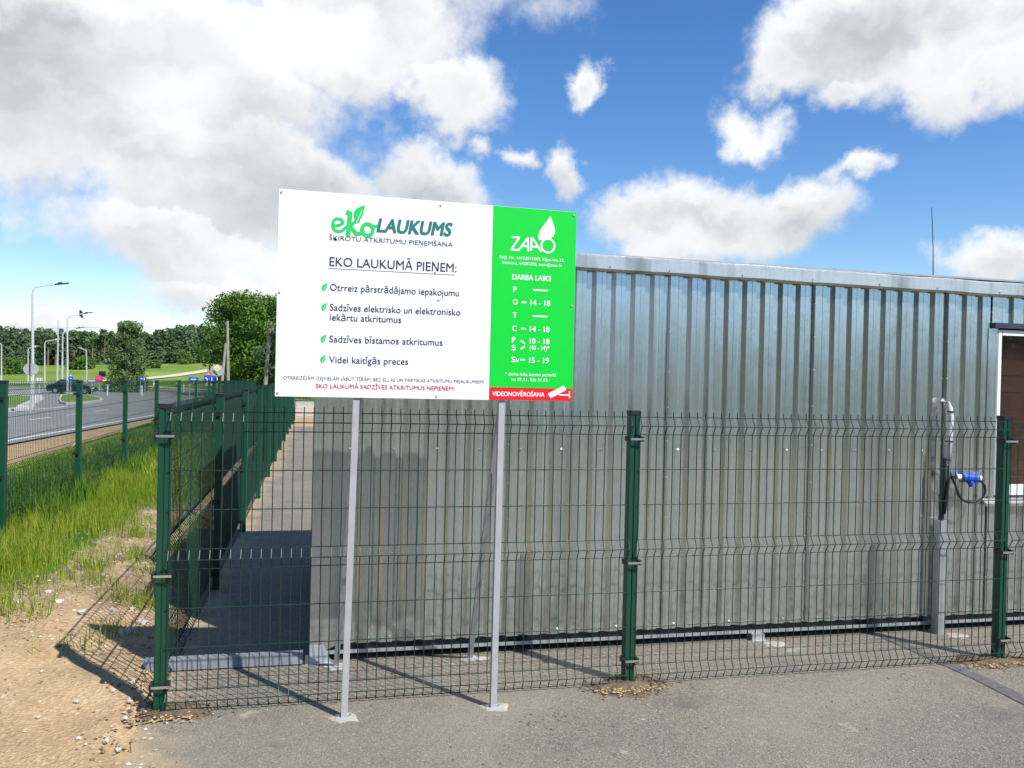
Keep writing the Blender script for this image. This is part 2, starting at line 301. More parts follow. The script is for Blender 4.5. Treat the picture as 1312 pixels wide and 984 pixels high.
# ------------------------------------------------------------------ object helpers
def props(o, label=None, cat=None, group=None, kind=None):
    if label: o['label'] = label
    if cat: o['category'] = cat
    if group: o['group'] = group
    if kind: o['kind'] = kind
    return o
def thing(name, label, cat, loc=(0, 0, 0), rz=0.0, group=None):
    o = bpy.data.objects.new(name, None); COL.objects.link(o); o.location = loc; o.rotation_euler = (0, 0, rz)
    o.empty_display_size = 0.1
    return props(o, label, cat, group)
class MB:
    def __init__(s): s.v = []; s.f = []; s.mi = []; s.cur = 0
    def add(s, vs, fs):
        n = len(s.v); s.v += [tuple(v) for v in vs]; s.f += [tuple(i+n for i in f) for f in fs]; s.mi += [s.cur]*len(fs)
        return s
    def box(s, x0, x1, y0, y1, z0, z1):
        return s.add([(x0, y0, z0), (x1, y0, z0), (x1, y1, z0), (x0, y1, z0), (x0, y0, z1), (x1, y0, z1), (x1, y1, z1), (x0, y1, z1)],
                     [(3, 2, 1, 0), (4, 5, 6, 7), (0, 1, 5, 4), (1, 2, 6, 5), (2, 3, 7, 6), (3, 0, 4, 7)])
    def bevbox(s, x0, x1, y0, y1, z0, z1, b):
        pts = [(x0+b, y0), (x1-b, y0), (x1, y0+b), (x1, y1-b), (x1-b, y1), (x0+b, y1), (x0, y1-b), (x0, y0+b)]
        return s.prism(pts, z0, z1)
    def prism(s, pts, z0, z1):
        n = len(pts); vs = [(x, y, z0) for x, y in pts]+[(x, y, z1) for x, y in pts]
        fs = [tuple(range(n-1, -1, -1)), tuple(range(n, 2*n))]+[(i, (i+1) % n, n+(i+1) % n, n+i) for i in range(n)]
        return s.add(vs, fs)
    def tube(s, pts, r, n=6, r1=None, caps=True):
        pts = [Vector(p) for p in pts]; m = len(pts); vs = []
        for i, p in enumerate(pts):
            a = pts[max(i-1, 0)]; b = pts[min(i+1, m-1)]; d = (b-a).normalized()
            ref = Vector((0, 1, 0)) if abs(d.z) > 0.7 else Vector((0, 0, 1))
            u = d.cross(ref).normalized(); w = d.cross(u)
            rr = r if r1 is None else r+(r1-r)*i/max(m-1, 1)
            for k in range(n):
                t = 2*math.pi*(k+0.5)/n; vs.append(p+u*rr*math.cos(t)+w*rr*math.sin(t))
        fs = [(i*n+k, i*n+(k+1) % n, (i+1)*n+(k+1) % n, (i+1)*n+k) for i in range(m-1) for k in range(n)]
        if caps: fs += [tuple(range(n-1, -1, -1)), tuple((m-1)*n+k for k in range(n))]
        return s.add(vs, fs)
    def obox(s, c, u, v, w):   # oriented box, half vectors
        c, u, v, w = map(Vector, (c, u, v, w))
        vs = [c+a*u+b*v+e*w for e in (-1, 1) for a, b in ((-1, -1), (1, -1), (1, 1), (-1, 1))]
        return s.add(vs, [(3, 2, 1, 0), (4, 5, 6, 7), (0, 1, 5, 4), (1, 2, 6, 5), (2, 3, 7, 6), (3, 0, 4, 7)])
    def mesh(s, name, mats, smooth=False):
        me = bpy.data.meshes.new(name); me.from_pydata(s.v, [], s.f)
        for m in (mats if isinstance(mats, (list, tuple)) else [mats]): me.materials.append(m)
        if any(s.mi): me.polygons.foreach_set('material_index', s.mi)
        if smooth: me.polygons.foreach_set('use_smooth', [True]*len(me.polygons))
        me.update(); return me
    def build(s, name, mats, parent=None, smooth=False, **kw):
        return place(name, s.mesh(name, mats, smooth), parent, **kw)
def place(name, me, parent=None, loc=(0, 0, 0), rot=(0, 0, 0), **kw):
    o = bpy.data.objects.new(name, me); COL.objects.link(o); o.location = loc; o.rotation_euler = rot
    if parent: o.parent = parent
    return props(o, **kw)
def sstep(a, b, x):
    t = np.clip((x-a)/(b-a), 0, 1); return t*t*(3-2*t)

# ------------------------------------------------------------------ terrain
def cover_noise(X, Y, s, k=0):
    return np.array([noise.noise(Vector((float(a)*s+k, float(b)*s, 3.1*k))) for a, b in zip(np.ravel(X), np.ravel(Y))]).reshape(np.shape(X))
def road_edge(Y):   # x of the verge side of the road
    return np.interp(Y, [-60, 24.9, 42.2, 60, 80, 100, 130], [-15.0, -8.67, -7.37, -7.6, -9.5, -13, -20])
def terrain(X, Y, rough=True):
    X = np.asarray(X, float); Y = np.asarray(Y, float)
    t = -0.12-X
    plate = 0.02+0.10*sstep(0.0, 1.0, t)*sstep(-0.6, 2.5, Y)
    drop = sstep(-3.9, -5.3, X)
    low = -0.66
    z = np.where(X < -0.12, plate*(1-drop)+low*drop, -0.009)
    fade = sstep(30, 55, Y); z = z*(1-fade)+(-0.45)*fade*(1-drop)+low*drop*fade
    hill = sstep(150, 232, Y)
    z = z+hill*(4.6+0.044*(X+25))
    return z
gx = np.unique(np.concatenate([np.linspace(-6.5, -0.12, 110), np.linspace(-0.12, 1.5, 6), np.linspace(1.5, 16, 12), np.linspace(16, 900, 24), np.linspace(-900, -120, 14), np.linspace(-120, -6.5, 60)]))
gy = np.unique(np.concatenate([np.linspace(-900, -40, 14), np.linspace(-40, -3, 12), np.linspace(-3, 10, 160), np.linspace(10, 40, 60), np.linspace(40, 300, 70), np.linspace(300, 1500, 14)]))
GX, GY = np.meshgrid(gx, gy)
GZ = terrain(GX, GY)
nearm = (GX > -6.5) & (GX < -0.12) & (GY > -3) & (GY < 12)
nz = np.zeros_like(GX)
nz[nearm] = 0.028*cover_noise(GX[nearm], GY[nearm], 1.9)+0.016*cover_noise(GX[nearm], GY[nearm], 6.0, 1)+0.008*cover_noise(GX[nearm], GY[nearm], 17.0, 2)
GZ = GZ+nz*sstep(-0.12, -0.5, GX)
ny, nx = GX.shape
verts = np.stack([GX, GY, GZ], -1).reshape(-1, 3)
idx = np.arange(ny*nx).reshape(ny, nx)
faces = np.stack([idx[:-1, :-1], idx[:-1, 1:], idx[1:, 1:], idx[1:, :-1]], -1).reshape(-1, 4)
me = bpy.data.meshes.new('ground'); me.from_pydata(verts.tolist(), [], faces.tolist())
dens_g = sstep(-0.95, -1.55, GX)*sstep(1.5, 3.2, GY+0.25*(GX+1.2))
dens_g = np.maximum(dens_g, sstep(4.0, 8.0, GY)*sstep(-0.5, -1.0, GX))
dens_g = np.maximum(dens_g, sstep(45, 60, GY)); dens_g = np.where((GX > 0) & (GY > 20), sstep(43, 46, GY), dens_g)
dens_g = np.where(GX < -5.4, np.where((GX > road_edge(GY)-1.0), 0.0, 1.0), dens_g)
dens_g = np.where((GX < -5.9) & (GY > 52), 1.0, dens_g)
dens_g = np.where(GY < -13, 1.0, dens_g); dens_g = np.where((GX < -2.2) & (GY < -1.5) & (GX > -5.2), 1.0, dens_g)
soil = sstep(1.2, 2.6, GY)*sstep(9, 6, GY)
farv = sstep(35, 70, GY)
ca = me.color_attributes.new('cover', 'FLOAT_COLOR', 'POINT')
ca.data.foreach_set('color', np.stack([dens_g, soil, farv, np.ones_like(farv)], -1).reshape(-1))
me.materials.append(MT['ground']); me.polygons.foreach_set('use_smooth', [True]*len(me.polygons)); me.update()
place('ground', me, kind='structure', label='sandy soil and grassland running back to a green hillside')

# asphalt lot, as one sheet with ragged left edge
def sheet_obj(name, pts, z, m, label, th=0.0, mats=None):
    b = MB()
    if th: b.prism(pts, z-th, z)
    else: b.add([(x, y, z) for x, y in pts], [tuple(range(len(pts)))])
    return b.build(name, m, kind='structure', label=label)
edge = []
for i in range(328):
    y = -2.2+i*0.08
    x = -0.10+0.05*noise.noise(Vector((y*1.3, 0, 0)))+0.05*noise.noise(Vector((y*4, 2, 0)))+0.035*noise.noise(Vector((y*11, 4, 0)))
    if y < 0.2: x += 0.10*(0.2-y)
    edge.append((x, y))
sheet_obj('asphalt_lot', [(14, -12.5), (14, 24.0), (3, 23.6)]+[(x, y) for x, y in reversed(edge)]+[(0.3, -12.5)], 0.0, MT['asphalt'], 'worn grey asphalt yard strewn with dust and small stones')
sheet_obj('dark_strip', [(4.58, 0.58), (4.65, 0.58), (4.70, -0.26), (4.68, -0.65), (4.62, -1.4), (4.54, -1.4), (4.57, -0.65), (4.60, -0.26)], 0.004, simple('dark_strip_surface', (0.095, 0.094, 0.095), 0.85, var=0.3, scale=30), 'narrow dark strip crossing the asphalt near the right fence post')  # narrow flat strip, darker than the asphalt around it
sheet_obj('gravel_yard', [(-0.2, 23.6), (14, 23.8), (14, 43), (-0.2, 43)], -0.012, simple('pale_gravel', (0.44, 0.37, 0.28), 0.95, var=0.3, scale=3, bmp=0.4), 'pale sandy gravel beyond the end of the asphalt')

# roads
ys_ = np.linspace(-55, 100, 52)
strip = lambda f, g, y0, y1, n=40: [(float(f(y)), float(y)) for y in np.linspace(y0, y1, n)]+[(float(g(y)), float(y)) for y in np.linspace(y1, y0, n)]
def far_edge(Y): return np.interp(Y, [-60, 43.6, 50, 60, 80, 100], [-22.2, -14.64, -13.9, -14.4, -16.5, -20])
def strip_obj(name, f, g, y0, y1, z, m, label, n=50):
    b = MB(); yy = np.linspace(y0, y1, n)
    vs = []
    for y in yy: vs += [(float(f(y)), float(y), z), (float(g(y)), float(y), z)]
    b.add(vs, [(2*i, 2*i+1, 2*i+3, 2*i+2) for i in range(n-1)])
    return b.build(name, m, kind='structure', label=label)
strip_obj('road', lambda y: far_edge(y)-0.9-16*sstep(46, 60, y), lambda y: road_edge(y)+0.5, -60, 104, -0.60, MT['road'], 'grey two lane road curving away beyond the fences')
strip_obj('road_marking', lambda y: road_edge(y)-0.07, lambda y: road_edge(y)+0.10, -60, 96, -0.594, MT['paint'], 'solid white edge line on the near side of the road')
strip_obj('road_marking', lambda y: far_edge(y)-0.10, lambda y: far_edge(y)+0.10, -60, 52, -0.594, MT['paint'], 'solid white edge line on the far side of the road')
b = MB()
for y in np.arange(-40, 50, 4.5):
    c0 = (float(road_edge(y))+float(far_edge(y)))/2; c1 = (float(road_edge(y+2.5))+float(far_edge(y+2.5)))/2
    b.add([(c0-.07, y, -.594), (c0+.07, y, -.594), (c1+.07, y+2.5, -.594), (c1-.07, y+2.5, -.594)], [(0, 1, 2, 3)])
b.build('road_marking', MT['paint'], kind='structure', label='dashed white centre line of the road')
# raised grass islands with pale kerbs
def island(pts, label, zt=-0.45):
    c = Vector((sum(p[0] for p in pts)/len(pts), sum(p[1] for p in pts)/len(pts)))
    b = MB(); b.prism(pts, -0.66, zt-0.03); b.build('kerb', MT['kerb'], kind='structure', label='pale concrete kerb of the '+label)
    q = [(c.x+(x-c.x)*0.93, c.y+(y-c.y)*0.95) for x, y in pts]
    b = MB(); n = len(q)
    b.add([(x, y, zt-0.04) for x, y in q]+[(c.x, c.y, zt+0.35)], [(i, (i+1) % n, n) for i in range(n)])
    b.build('grass_island', MT['islegrass'], kind='structure', label=label)
MT['islegrass'] = simple('island_turf', (0.12, 0.19, 0.03), 0.95, var=0.35, scale=0.8, bmp=0.3)
island([(-14.55, 54.0), (-13.9, 56.5), (-14.0, 61), (-15.2, 66), (-17.5, 72), (-20.2, 78), (-19.4, 71), (-17.0, 61.5), (-15.4, 56)][::-1], 'narrow grass traffic island at the bend of the road')
island([(-15.0, 43.0), (-14.4, 47.0), (-15.3, 50), (-17.7, 60.5), (-20.5, 70), (-24, 69.5), (-27, 60), (-30, 40), (-33, 0), (-22.5, -20)], 'grass verge across the road behind the round sign')
FR = [(-60, 96), (-42.2, 125), (-36.9, 133), (-29.5, 131), (-20, 116), (-13, 104), (-4, 98), (30, 96)]
FR2 = [(30, 99), (-4, 101), (-12.5, 108), (-20, 121), (-30, 137), (-37.5, 139), (-46, 130), (-70, 97)]
sheet_obj('far_road', FR+FR2, -0.60, simple('pale_road_surface', (0.42, 0.40, 0.36), 0.9, var=0.12, scale=0.3), 'pale far road crossing below the green hillside')
sheet_obj('roundabout_apron', [(-18.5, 104), (-12.0, 94), (-8.0, 92), (-9.0, 88.5), (-13.5, 89.5), (-19.5, 99)], -0.588, simple('dark_red_paving', (0.16, 0.075, 0.06), 0.9, var=0.2, scale=1), 'dark reddish paved apron at the far bend of the road')
# path climbing the hill
b = MB(); pth = [(-40, 150), (-36.5, 157), (-32, 166), (-27.5, 177), (-23.5, 188), (-21.5, 194)]
vs = []
for x, y in pth:
    for dx in (-1.5, 1.5): vs.append((x+dx, y-dx*.4, float(terrain(x+dx, y-dx*.4))+0.12))
b.add(vs, [(2*i, 2*i+1, 2*i+3, 2*i+2) for i in range(len(pth)-1)])
b.build('path', simple('pale_gravel_path', (0.5, 0.46, 0.36), 0.95, var=0.1), kind='structure', label='pale gravel path climbing the green hillside')

# ------------------------------------------------------------------ mesh fences
WIRES = [1.53, 1.48, 1.43, 1.23, 1.03, 0.83, 0.78, 0.73, 0.53, 0.33, 0.115, 0.065, 0.018]
def panel_mesh(name, length, step, r, n, bulge=0.030):
    b = MB()
    def off(z):
        for m in (1.48, 0.78, 0.065):
            if abs(z-m) < 0.005: return -bulge
        return 0.0
    prof = [(1.56, 0), (1.53, 0), (1.48, -bulge), (1.43, 0), (0.83, 0), (0.78, -bulge), (0.73, 0), (0.115, 0), (0.065, -bulge), (0.018, 0), (0.008, 0)]
    k = int(round(length/step))
    for i in range(k+1):
        x = (i/k-0.5)*length
        b.tube([(x, y, z) for z, y in prof], r, n, caps=False)
    for z in WIRES:
        b.tube([(-length/2-0.01, off(z)-2*r, z), (length/2+0.01, off(z)-2*r, z)], r*1.05, n, caps=False)
    return b.mesh(name, MT['wire'])
PANEL = panel_mesh('mesh_panel', 2.46, 0.05, 0.0028, 5)
PANEL_FAR = panel_mesh('mesh_panel_far', 2.46, 0.05, 0.0028, 3)
def post_mesh():
    b = MB(); w, d = 0.030, 0.030; g = 0.004
    pts = [(-w, -d+.004), (-w+.004, -d), (-g, -d), (-g, -d+.006), (g, -d+.006), (g, -d), (w-.004, -d), (w, -d+.004), (w, d-.004), (w-.004, d), (-w+.004, d), (-w, d-.004)]
    b.prism(pts, -0.15, 1.545); return b.mesh('post', MT['green'])
POST = post_mesh()
b = MB(); b.bevbox(-.034, .034, -.034, .034, 1.543, 1.566, .008); CAP = b.mesh('cap', MT['black'])
def clamp_mesh():
    b = MB(); b.cur = 0
    b.bevbox(-.048, -.031, -.058, .012, -.014, .014, .004); b.bevbox(.031, .048, -.058, .012, -.014, .014, .004)
    b.cur = 1; b.box(-.036, .050, -.0615, -.0575, -.006, .006); b.tube([(.044, -.067, 0), (.044, -.05, 0)], .007, 8)
    return b.mesh('clamp', [MT['black'], MT['steel']])
CLAMP = clamp_mesh()
def fence(label, start, direction, n, first_post=True, far_from=99, skip_post=(), drop=0.0, z0=None, z0s=None, cat='fence', mid=None):
    # direction 'x': along +x, folds towards -y.  'y': along +y, folds towards -x
    rz = 0 if direction == 'x' else math.pi/2
    root = thing('mesh_fence', label, cat, (start[0], start[1], 0), rz)
    SP = 2.52
    for i in range(n+1):
        z = z0s(i) if z0s else 0.0
        if i in skip_post: continue
        sgn = 1 if direction == 'x' else -1
        # in the turned frame local x runs along the fence; local -y is the outer face for 'x', +y for 'y'
        p = place('post', POST, root, (i*SP, 0.034*sgn, z), (0, 0, 0 if sgn > 0 else math.pi))
        place('cap', CAP, p)
        if i < far_from:
            for zc in (1.405, 0.70, 0.14): place('clamp', CLAMP, p, (0, 0, zc))
    for i in range(n):
        z = ((z0s(i)+z0s(i+1))/2) if z0s else 0.0
        pm = PANEL if i < far_from else PANEL_FAR
        place('mesh_panel', pm, root, ((i+0.5)*SP, 0, z), (0, 0, 0 if direction == 'x' else math.pi))
    return root
f1 = fence('front run of green mesh fence between the sign board and the metal building', (0, 0), 'x', 3)
f2 = fence('long green mesh fence running away from the corner post beside the asphalt', (-0.034, 0.034), 'y', 11, far_from=3, skip_post=(0,), z0s=lambda i: -0.006*i)
f3 = fence('outer green mesh fence standing in tall grass alongside the road', (-2.02, -3.67), 'y', 16, far_from=6, z0s=lambda i: 0.045-0.020*max(0, i-3))
# low pale mesh fence closing the far end of the strip
b = MB()
for i in range(60): b.tube([(i*0.05, 0, 0), (i*0.05, 0, 0.95)], 0.004, 3, caps=False)
for z in (0.05, .25, .45, .65, .85): b.tube([(0, -.006, z), (3, -.006, z)], 0.004, 3, caps=False)
r = thing('mesh_fence', 'low pale mesh gate across the far end of the asphalt strip', 'fence', (-0.1, 27.5, -0.01))
b.build('mesh_panel', MT['steel'], r)
b = MB(); b.box(3.0, 3.05, -.03, .03, -.1, 1.05); b.build('post', MT['galv'], r)
# concrete block wall and bits behind it
r = thing('low_wall', 'low pale concrete wall beyond the gravel, behind the far mesh gate', 'wall', (-0.5, 42.5, 0))
for i in range(5):
    b = MB(); b.bevbox(i*1.6, i*1.6+1.58, 0, 0.3, -0.2, 0.20+0.01*(i % 2), 0.02); b.build('concrete_block', MT['concrete'], r)

# ------------------------------------------------------------------ metal building
Yb = 0.666; X0 = 0.73; X1 = 8.4; ZB = 0.102; ZT = 2.47
bld = thing('metal_building', 'long low building clad in galvanised corrugated sheet with stained fascia', 'building', (X0, Yb, 0))
def rel(x, y, z): return (x-X0, y-Yb, z)
PER = 1.066/8
def wall_sheet(xa, xb, phase0, z0, z1, ripple=0):
    # outer flats at y=0, valleys 18 mm deeper
    prof = []
    x = phase0
    while x > xa: x -= PER
    dep = 0.021
    while x < xb+PER:
        prof += [(x, 0), (x+0.034, 0), (x+0.036, 0.0012), (x+0.038, 0), (x+0.066, 0), (x+0.079, dep), (x+0.107, dep)]
        x += PER
    def yat(q):
        for (a, ya), (c, yc) in zip(prof, prof[1:]):
            if a <= q <= c: return ya+(yc-ya)*(q-a)/max(1e-9, c-a)
        return 0
    xs = [xa]+[a for a, _ in prof if xa+1e-4 < a < xb-1e-4]+[xb]
    zs = np.unique(np.concatenate([np.linspace(z0, z1, max(2, int((z1-z0)/0.12)+1)), [q for q in (z0+.02, z0+.045, z0+.075) if z0 < .3]])); nzv = len(zs)
    vs = []
    for z in zs:
        for a in xs:
            w = 0.0045*math.exp(-(z-ZB)/0.045)*noise.noise(Vector((a*22.0, z*14, 9.1)))+0.0022*noise.noise(Vector((a*4.0+ripple*7, z*1.6, 1.3)))+0.0010*noise.noise(Vector((a*11, z*5, ripple+4.3)))
            vs.append((a-X0, yat(a)+w, float(z)))
    m = len(xs)
    b = MB(); b.add(vs, [(j*m+i, j*m+i+1, (j+1)*m+i+1, (j+1)*m+i) for j in range(nzv-1) for i in range(m-1)])
    return b
seams = [3.023+1.066*k for k in range(-2, 6)]
lefts = [0.815]+seams[:]
WX0, WX1, WZ0, WZ1 = 5.55, 7.15, 0.965, 2.165
k = 0
def add_sheet(xa, xb, z0, z1):
    global k
    s = wall_sheet(xa, xb, 3.023-PER*0.0, z0, z1, k); o = s.build('wall_sheet', MT['sheet'], bld); o.location.y = -0.0006*(k % 2); k += 1
    sc = MB()
    if z0 < 0.5 and z1 > 1.2:
        for zz in (0.135, 1.287 if z1 > 1.3 else None):
            if zz is None: continue
            xx = 3.023+0.055
            while xx > xa: xx -= PER*(1 if zz < 1 else 2)
            while xx < xb:
                if xx > xa+0.01: sc.tube([(xx-X0, -0.006, zz+0.004*math.sin(xx*31)), (xx-X0, 0.001, zz)], 0.0055, 6)
                xx += PER*(1 if zz < 1 else 2)
    for zz in np.arange(z0+0.25, z1-0.1, 0.245):   # rivets on the lap
        sc.tube([(xb-X0-0.02, -0.005, float(zz)+0.02*math.sin(xb*9+zz*5)), (xb-X0-0.02, 0.001, float(zz)+0.02*math.sin(xb*9+zz*5))], 0.0055, 6)
    lap = MB(); lap.add([(xb-X0-0.022, -0.0046, z0), (xb-X0+0.030, -0.0046, z0), (xb-X0+0.030, -0.0046, z1), (xb-X0-0.022, -0.0046, z1), (xb-X0-0.028, -0.001, z0), (xb-X0-0.028, -0.001, z1)], [(0, 1, 2, 3)])
    if sc.v: sc.build('screws', MT['galv'], o, kind='stuff')
    lap.build('lap_joint', MT['sheet'], o)
xs_l = [0.815, 0.891, 1.957, 3.023, 4.089, 5.155]
for a, c in zip(xs_l[1:], xs_l[2:]): add_sheet(a, c, ZB, ZT)
add_sheet(5.155, 5.525, ZB, ZT)
for a, c in ((5.525, 6.221), (6.221, 7.26)):
    add_sheet(a, c, WZ1+0.035, ZT); add_sheet(a, c, ZB, WZ0-0.06)
add_sheet(7.26, X1, ZB, ZT)
# left corner trim
b = MB(); b.add([(0, 0.02, 0.02), (0.0, -0.006, 0.02), (0.165, -0.006, ZB), (0.165, 0.004, ZB), (0, 0.02, ZT), (0, -0.006, ZT), (0.165, -0.006, ZT), (0.165, 0.004, ZT)],
               [(0, 4, 5, 1), (1, 5, 6, 2), (2, 6, 7, 3), (4, 7, 6, 5), (0, 1, 2, 3)])
b.build('corner_trim', MT['sheet'], bld)
# core walls behind the cladding, roof
core = MB()
core.box(0.01, WX0-0.02-X0, 0.03, 0.08, 0.09, ZT-.01); core.box(WX1+0.02-X0, X1-X0, 0.03, 0.08, 0.09, ZT-.01)
core.box(WX0-0.02-X0+.001, WX1+0.02-X0-.001, 0.03, 0.08, 0.09, WZ0-.02); core.box(WX0-0.02-X0+.001, WX1+0.02-X0-.001, 0.03, 0.08, WZ1+.02, ZT-.01)
core.build('wall_core', MT['darkmetal'], bld)
for nm, bx in (('side_wall', (0.0, 0.03, 0.081, 2.75)), ('side_wall', (X1-X0-.03, X1-X0, 0.081, 2.75))):
    b = MB()
    n = 18
    for i in range(n):
        y0 = bx[2]+(bx[3]-bx[2])*i/n; y1 = bx[2]+(bx[3]-bx[2])*(i+1)/n-0.004
        b.box(bx[0]+(0.012 if i % 2 else 0), bx[1]-(0.0 if i % 2 else 0.0), y0, y1, 0.09, ZT-.012)
    b.build(nm, MT['sheet'], bld)
b = MB(); b.box(0.031, X1-X0-.031, 2.70, 2.75, 0.09, ZT-.013); b.build('rear_wall', MT['sheet'], bld)
b = MB(); b.box(0.031, X1-X0-.031, 0.082, 2.69, 0.085, 0.12); b.build('floor', MT['darkmetal'], bld)
b = MB(); b.add([(-.04, -.05, 2.537), (X1-X0+.04, -.05, 2.50), (X1-X0+.04, 2.80, 2.47), (-.04, 2.80, 2.50), (-.04, -.05, 2.552), (X1-X0+.04, -.05, 2.512), (X1-X0+.04, 2.80, 2.48), (-.04, 2.80, 2.51)],
                [(3, 2, 1, 0), (4, 5, 6, 7), (0, 1, 5, 4), (1, 2, 6, 5), (2, 3, 7, 6), (3, 0, 4, 7)])
b.build('roof', MT['galv'], bld)
fx = [X0-0.03, 2.666, 4.688, 6.7, X1+0.04]
def ftop(x): return 2.556-0.0105*(x-0.7)
for i, (a, c) in enumerate(zip(fx, fx[1:])):
    b = MB(); g = 0.0015*(i % 2); segs = 14; y0 = -0.062-g
    pr = [(y0+0.055, 0.0), (y0+0.012, 0.0), (y0, -0.012), (y0, -0.088), (y0+0.022, -0.098), (y0+0.060, -0.099)]
    vs = []
    for s_ in range(segs+1):
        x = a+(c-a)*s_/segs + (0.004 if (s_ == segs and i < 3) else 0)
        for (yy, zz) in pr: vs.append((x-X0, yy+0.0012*math.sin(x*7+i), ftop(x)+zz+0.0016*math.sin(x*9)+0.001*math.sin(x*31)))
    m = len(pr)
    b.add(vs, [(s_*m+q, s_*m+q+1, (s_+1)*m+q+1, (s_+1)*m+q) for s_ in range(segs) for q in range(m-1)])
    o = b.build('fascia', MT['fascia'], bld)
    sc = MB()
    for x in np.arange(a+0.2, c, 0.36): sc.tube([(x-X0, -0.004, ftop(x)+0.002), (x-X0, -0.004, ftop(x)+0.010)], 0.006, 6)
    for x in np.arange(a+0.3, c, 0.52): sc.tube([(x-X0, -0.070, ftop(x)-0.072), (x-X0, -0.060, ftop(x)-0.072)], 0.005, 6)
    sc.build('screws', MT['galv'], o, kind='stuff')
# base channel and feet
b = MB(); L0 = X1-X0
b.box(0.09, L0, -0.001, 0.0495, 0.046, 0.050); b.box(0.09, L0, -0.006, -0.0015, 0.046, 0.068)
chn = b.build('base_channel', MT['galv'], bld)
b = MB(); b.box(0.09, L0, 0.050, 0.056, 0.046, 0.098); b.build('web', MT['darkmetal'], chn)  # shade under the sheet overhang put into the web's dark colour
for xf in (3.687, 6.6):
    b = MB(); b.box(xf-0.045-X0, xf+0.045-X0, -0.029, 0.06, 0.006, 0.044); b.box(xf-0.058-X0, xf+0.058-X0, -0.055, 0.08, 0.0, 0.0055)
    b.build('foot', MT['galv'], bld)
b = MB(); b.add([(0.0, -0.030, 0.006), (0.13, -0.030, 0.006), (0.085, -0.012, 0.102), (0.0, -0.012, 0.102), (0.0, 0.10, 0.006), (0.13, 0.10, 0.006), (0.085, 0.024, 0.102), (0.0, 0.024, 0.102)],
                [(0, 1, 2, 3), (1, 5, 6, 2), (0, 3, 7, 4), (4, 7, 6, 5), (3, 2, 6, 7)])
b.box(-0.02, 0.14, -0.05, 0.12, 0.0, 0.0055)
b.build('foot', MT['galv'], bld)
# window
wn = MB()
wx0, wx1 = WX0-X0, WX1-X0; t = 0.038; fy = (-0.012, 0.04)
wn.bevbox(wx0, wx0+t, fy[0], fy[1], WZ0, WZ1, .006); wn.bevbox(wx1-t, wx1, fy[0], fy[1], WZ0, WZ1, .006)
wn.bevbox(wx0+t, wx1-t, fy[0]+.001, fy[1], WZ1-t, WZ1, .004); wn.bevbox(wx0+t, wx1-t, fy[0]+.001, fy[1], WZ0, WZ0+0.075, .004)
wn.bevbox((wx0+wx1)/2-.03, (wx0+wx1)/2+.03, fy[0]+.002, fy[1], WZ0+.075, WZ1-t, .004)
win = wn.build('window', MT['pvc'], bld)
m, bb = new_mat('window_glass'); bb.inputs['Base Color'].default_value = (0.9, 0.95, 0.95, 1); bb.inputs['Transmission Weight'].default_value = 1.0; bb.inputs['Roughness'].default_value = 0.02; bb.inputs['IOR'].default_value = 1.25; MT['pane'] = m
b = MB(); b.box(wx0+t, (wx0+wx1)/2-.03, 0.012, 0.018, WZ0+.075, WZ1-t); b.build('pane', MT['pane'], win)
b = MB(); b.box((wx0+wx1)/2+.03, wx1-t, 0.012, 0.018, WZ0+.075, WZ1-t); b.build('pane', MT['pane'], win)
b = MB()
for i in range(10):
    z0 = WZ0+i*0.125; b.bevbox(wx0-.02, wx1+.02, 0.10+0.004*(i % 2), 0.13, z0, z0+0.121, .004)
b.build('brown_boards', MT['curtain'], bld, label='brown boards seen behind the window glass')
b = MB(); b.add([(wx0-.095, -.045, WZ0-.055), (wx1+.05, -.045, WZ0-.055), (wx1+.05, .02, WZ0-.008), (wx0-.095, .02, WZ0-.008), (wx0-.095, -.045, WZ0-.075), (wx1+.05, -.045, WZ0-.075)], [(0, 1, 2, 3), (0, 4, 5, 1), (0, 3, 4)])
b.build('sill', MT['steel'], bld)
b = MB(); b.box(wx0-.045, wx1+.06, -.034, .02, WZ1+.012, WZ1+.050); b.build('drip_cap', simple('dark_blue_grey_trim', (0.06, 0.065, 0.09), 0.4, 0.4), bld)
b = MB(); b.box(wx0-.078, wx0-.002, -.007, .0285, WZ0-.008, WZ1+.011); b.build('flashing', MT['sheet'], bld)
# kerb-like steel rail continuing the base line to the left
rl = thing('steel_rail', 'bluish steel channel lying on the ground left of the metal building', 'rail', (-0.19, 0.62, 0))
b = MB(); b.add([(0, 0, 0.008), (0.885, 0, 0.008), (0.885, 0.012, 0.068), (0, 0.012, 0.068), (0.885, 0.075, 0.068), (0, 0.075, 0.068), (0.885, 0.09, 0.008), (0, 0.09, 0.008)], [(0, 1, 2, 3), (3, 2, 4, 5), (5, 4, 6, 7), (0, 3, 5, 7), (1, 6, 4, 2)])
b.build('rail_body', simple('bluish_steel', (0.20, 0.22, 0.245), 0.5, 0.15, var=0.15, scale=10), rl)

# antenna
an = thing('antenna', 'thin dark whip antenna rising above the metal roof', 'antenna', (5.05, 0.75, 2.505))
b = MB(); b.tube([(0.02, 0, 0), (0.012, 0, 0.25), (0, 0, 0.42), (-0.008, 0, 0.53)], 0.004, 5, 0.0022); b.build('mast', MT['black'], an)
b = MB(); b.tube([(0.02, 0, 0), (0.02, 0, 0.03)], 0.02, 8); b.build('base', MT['black'], an)

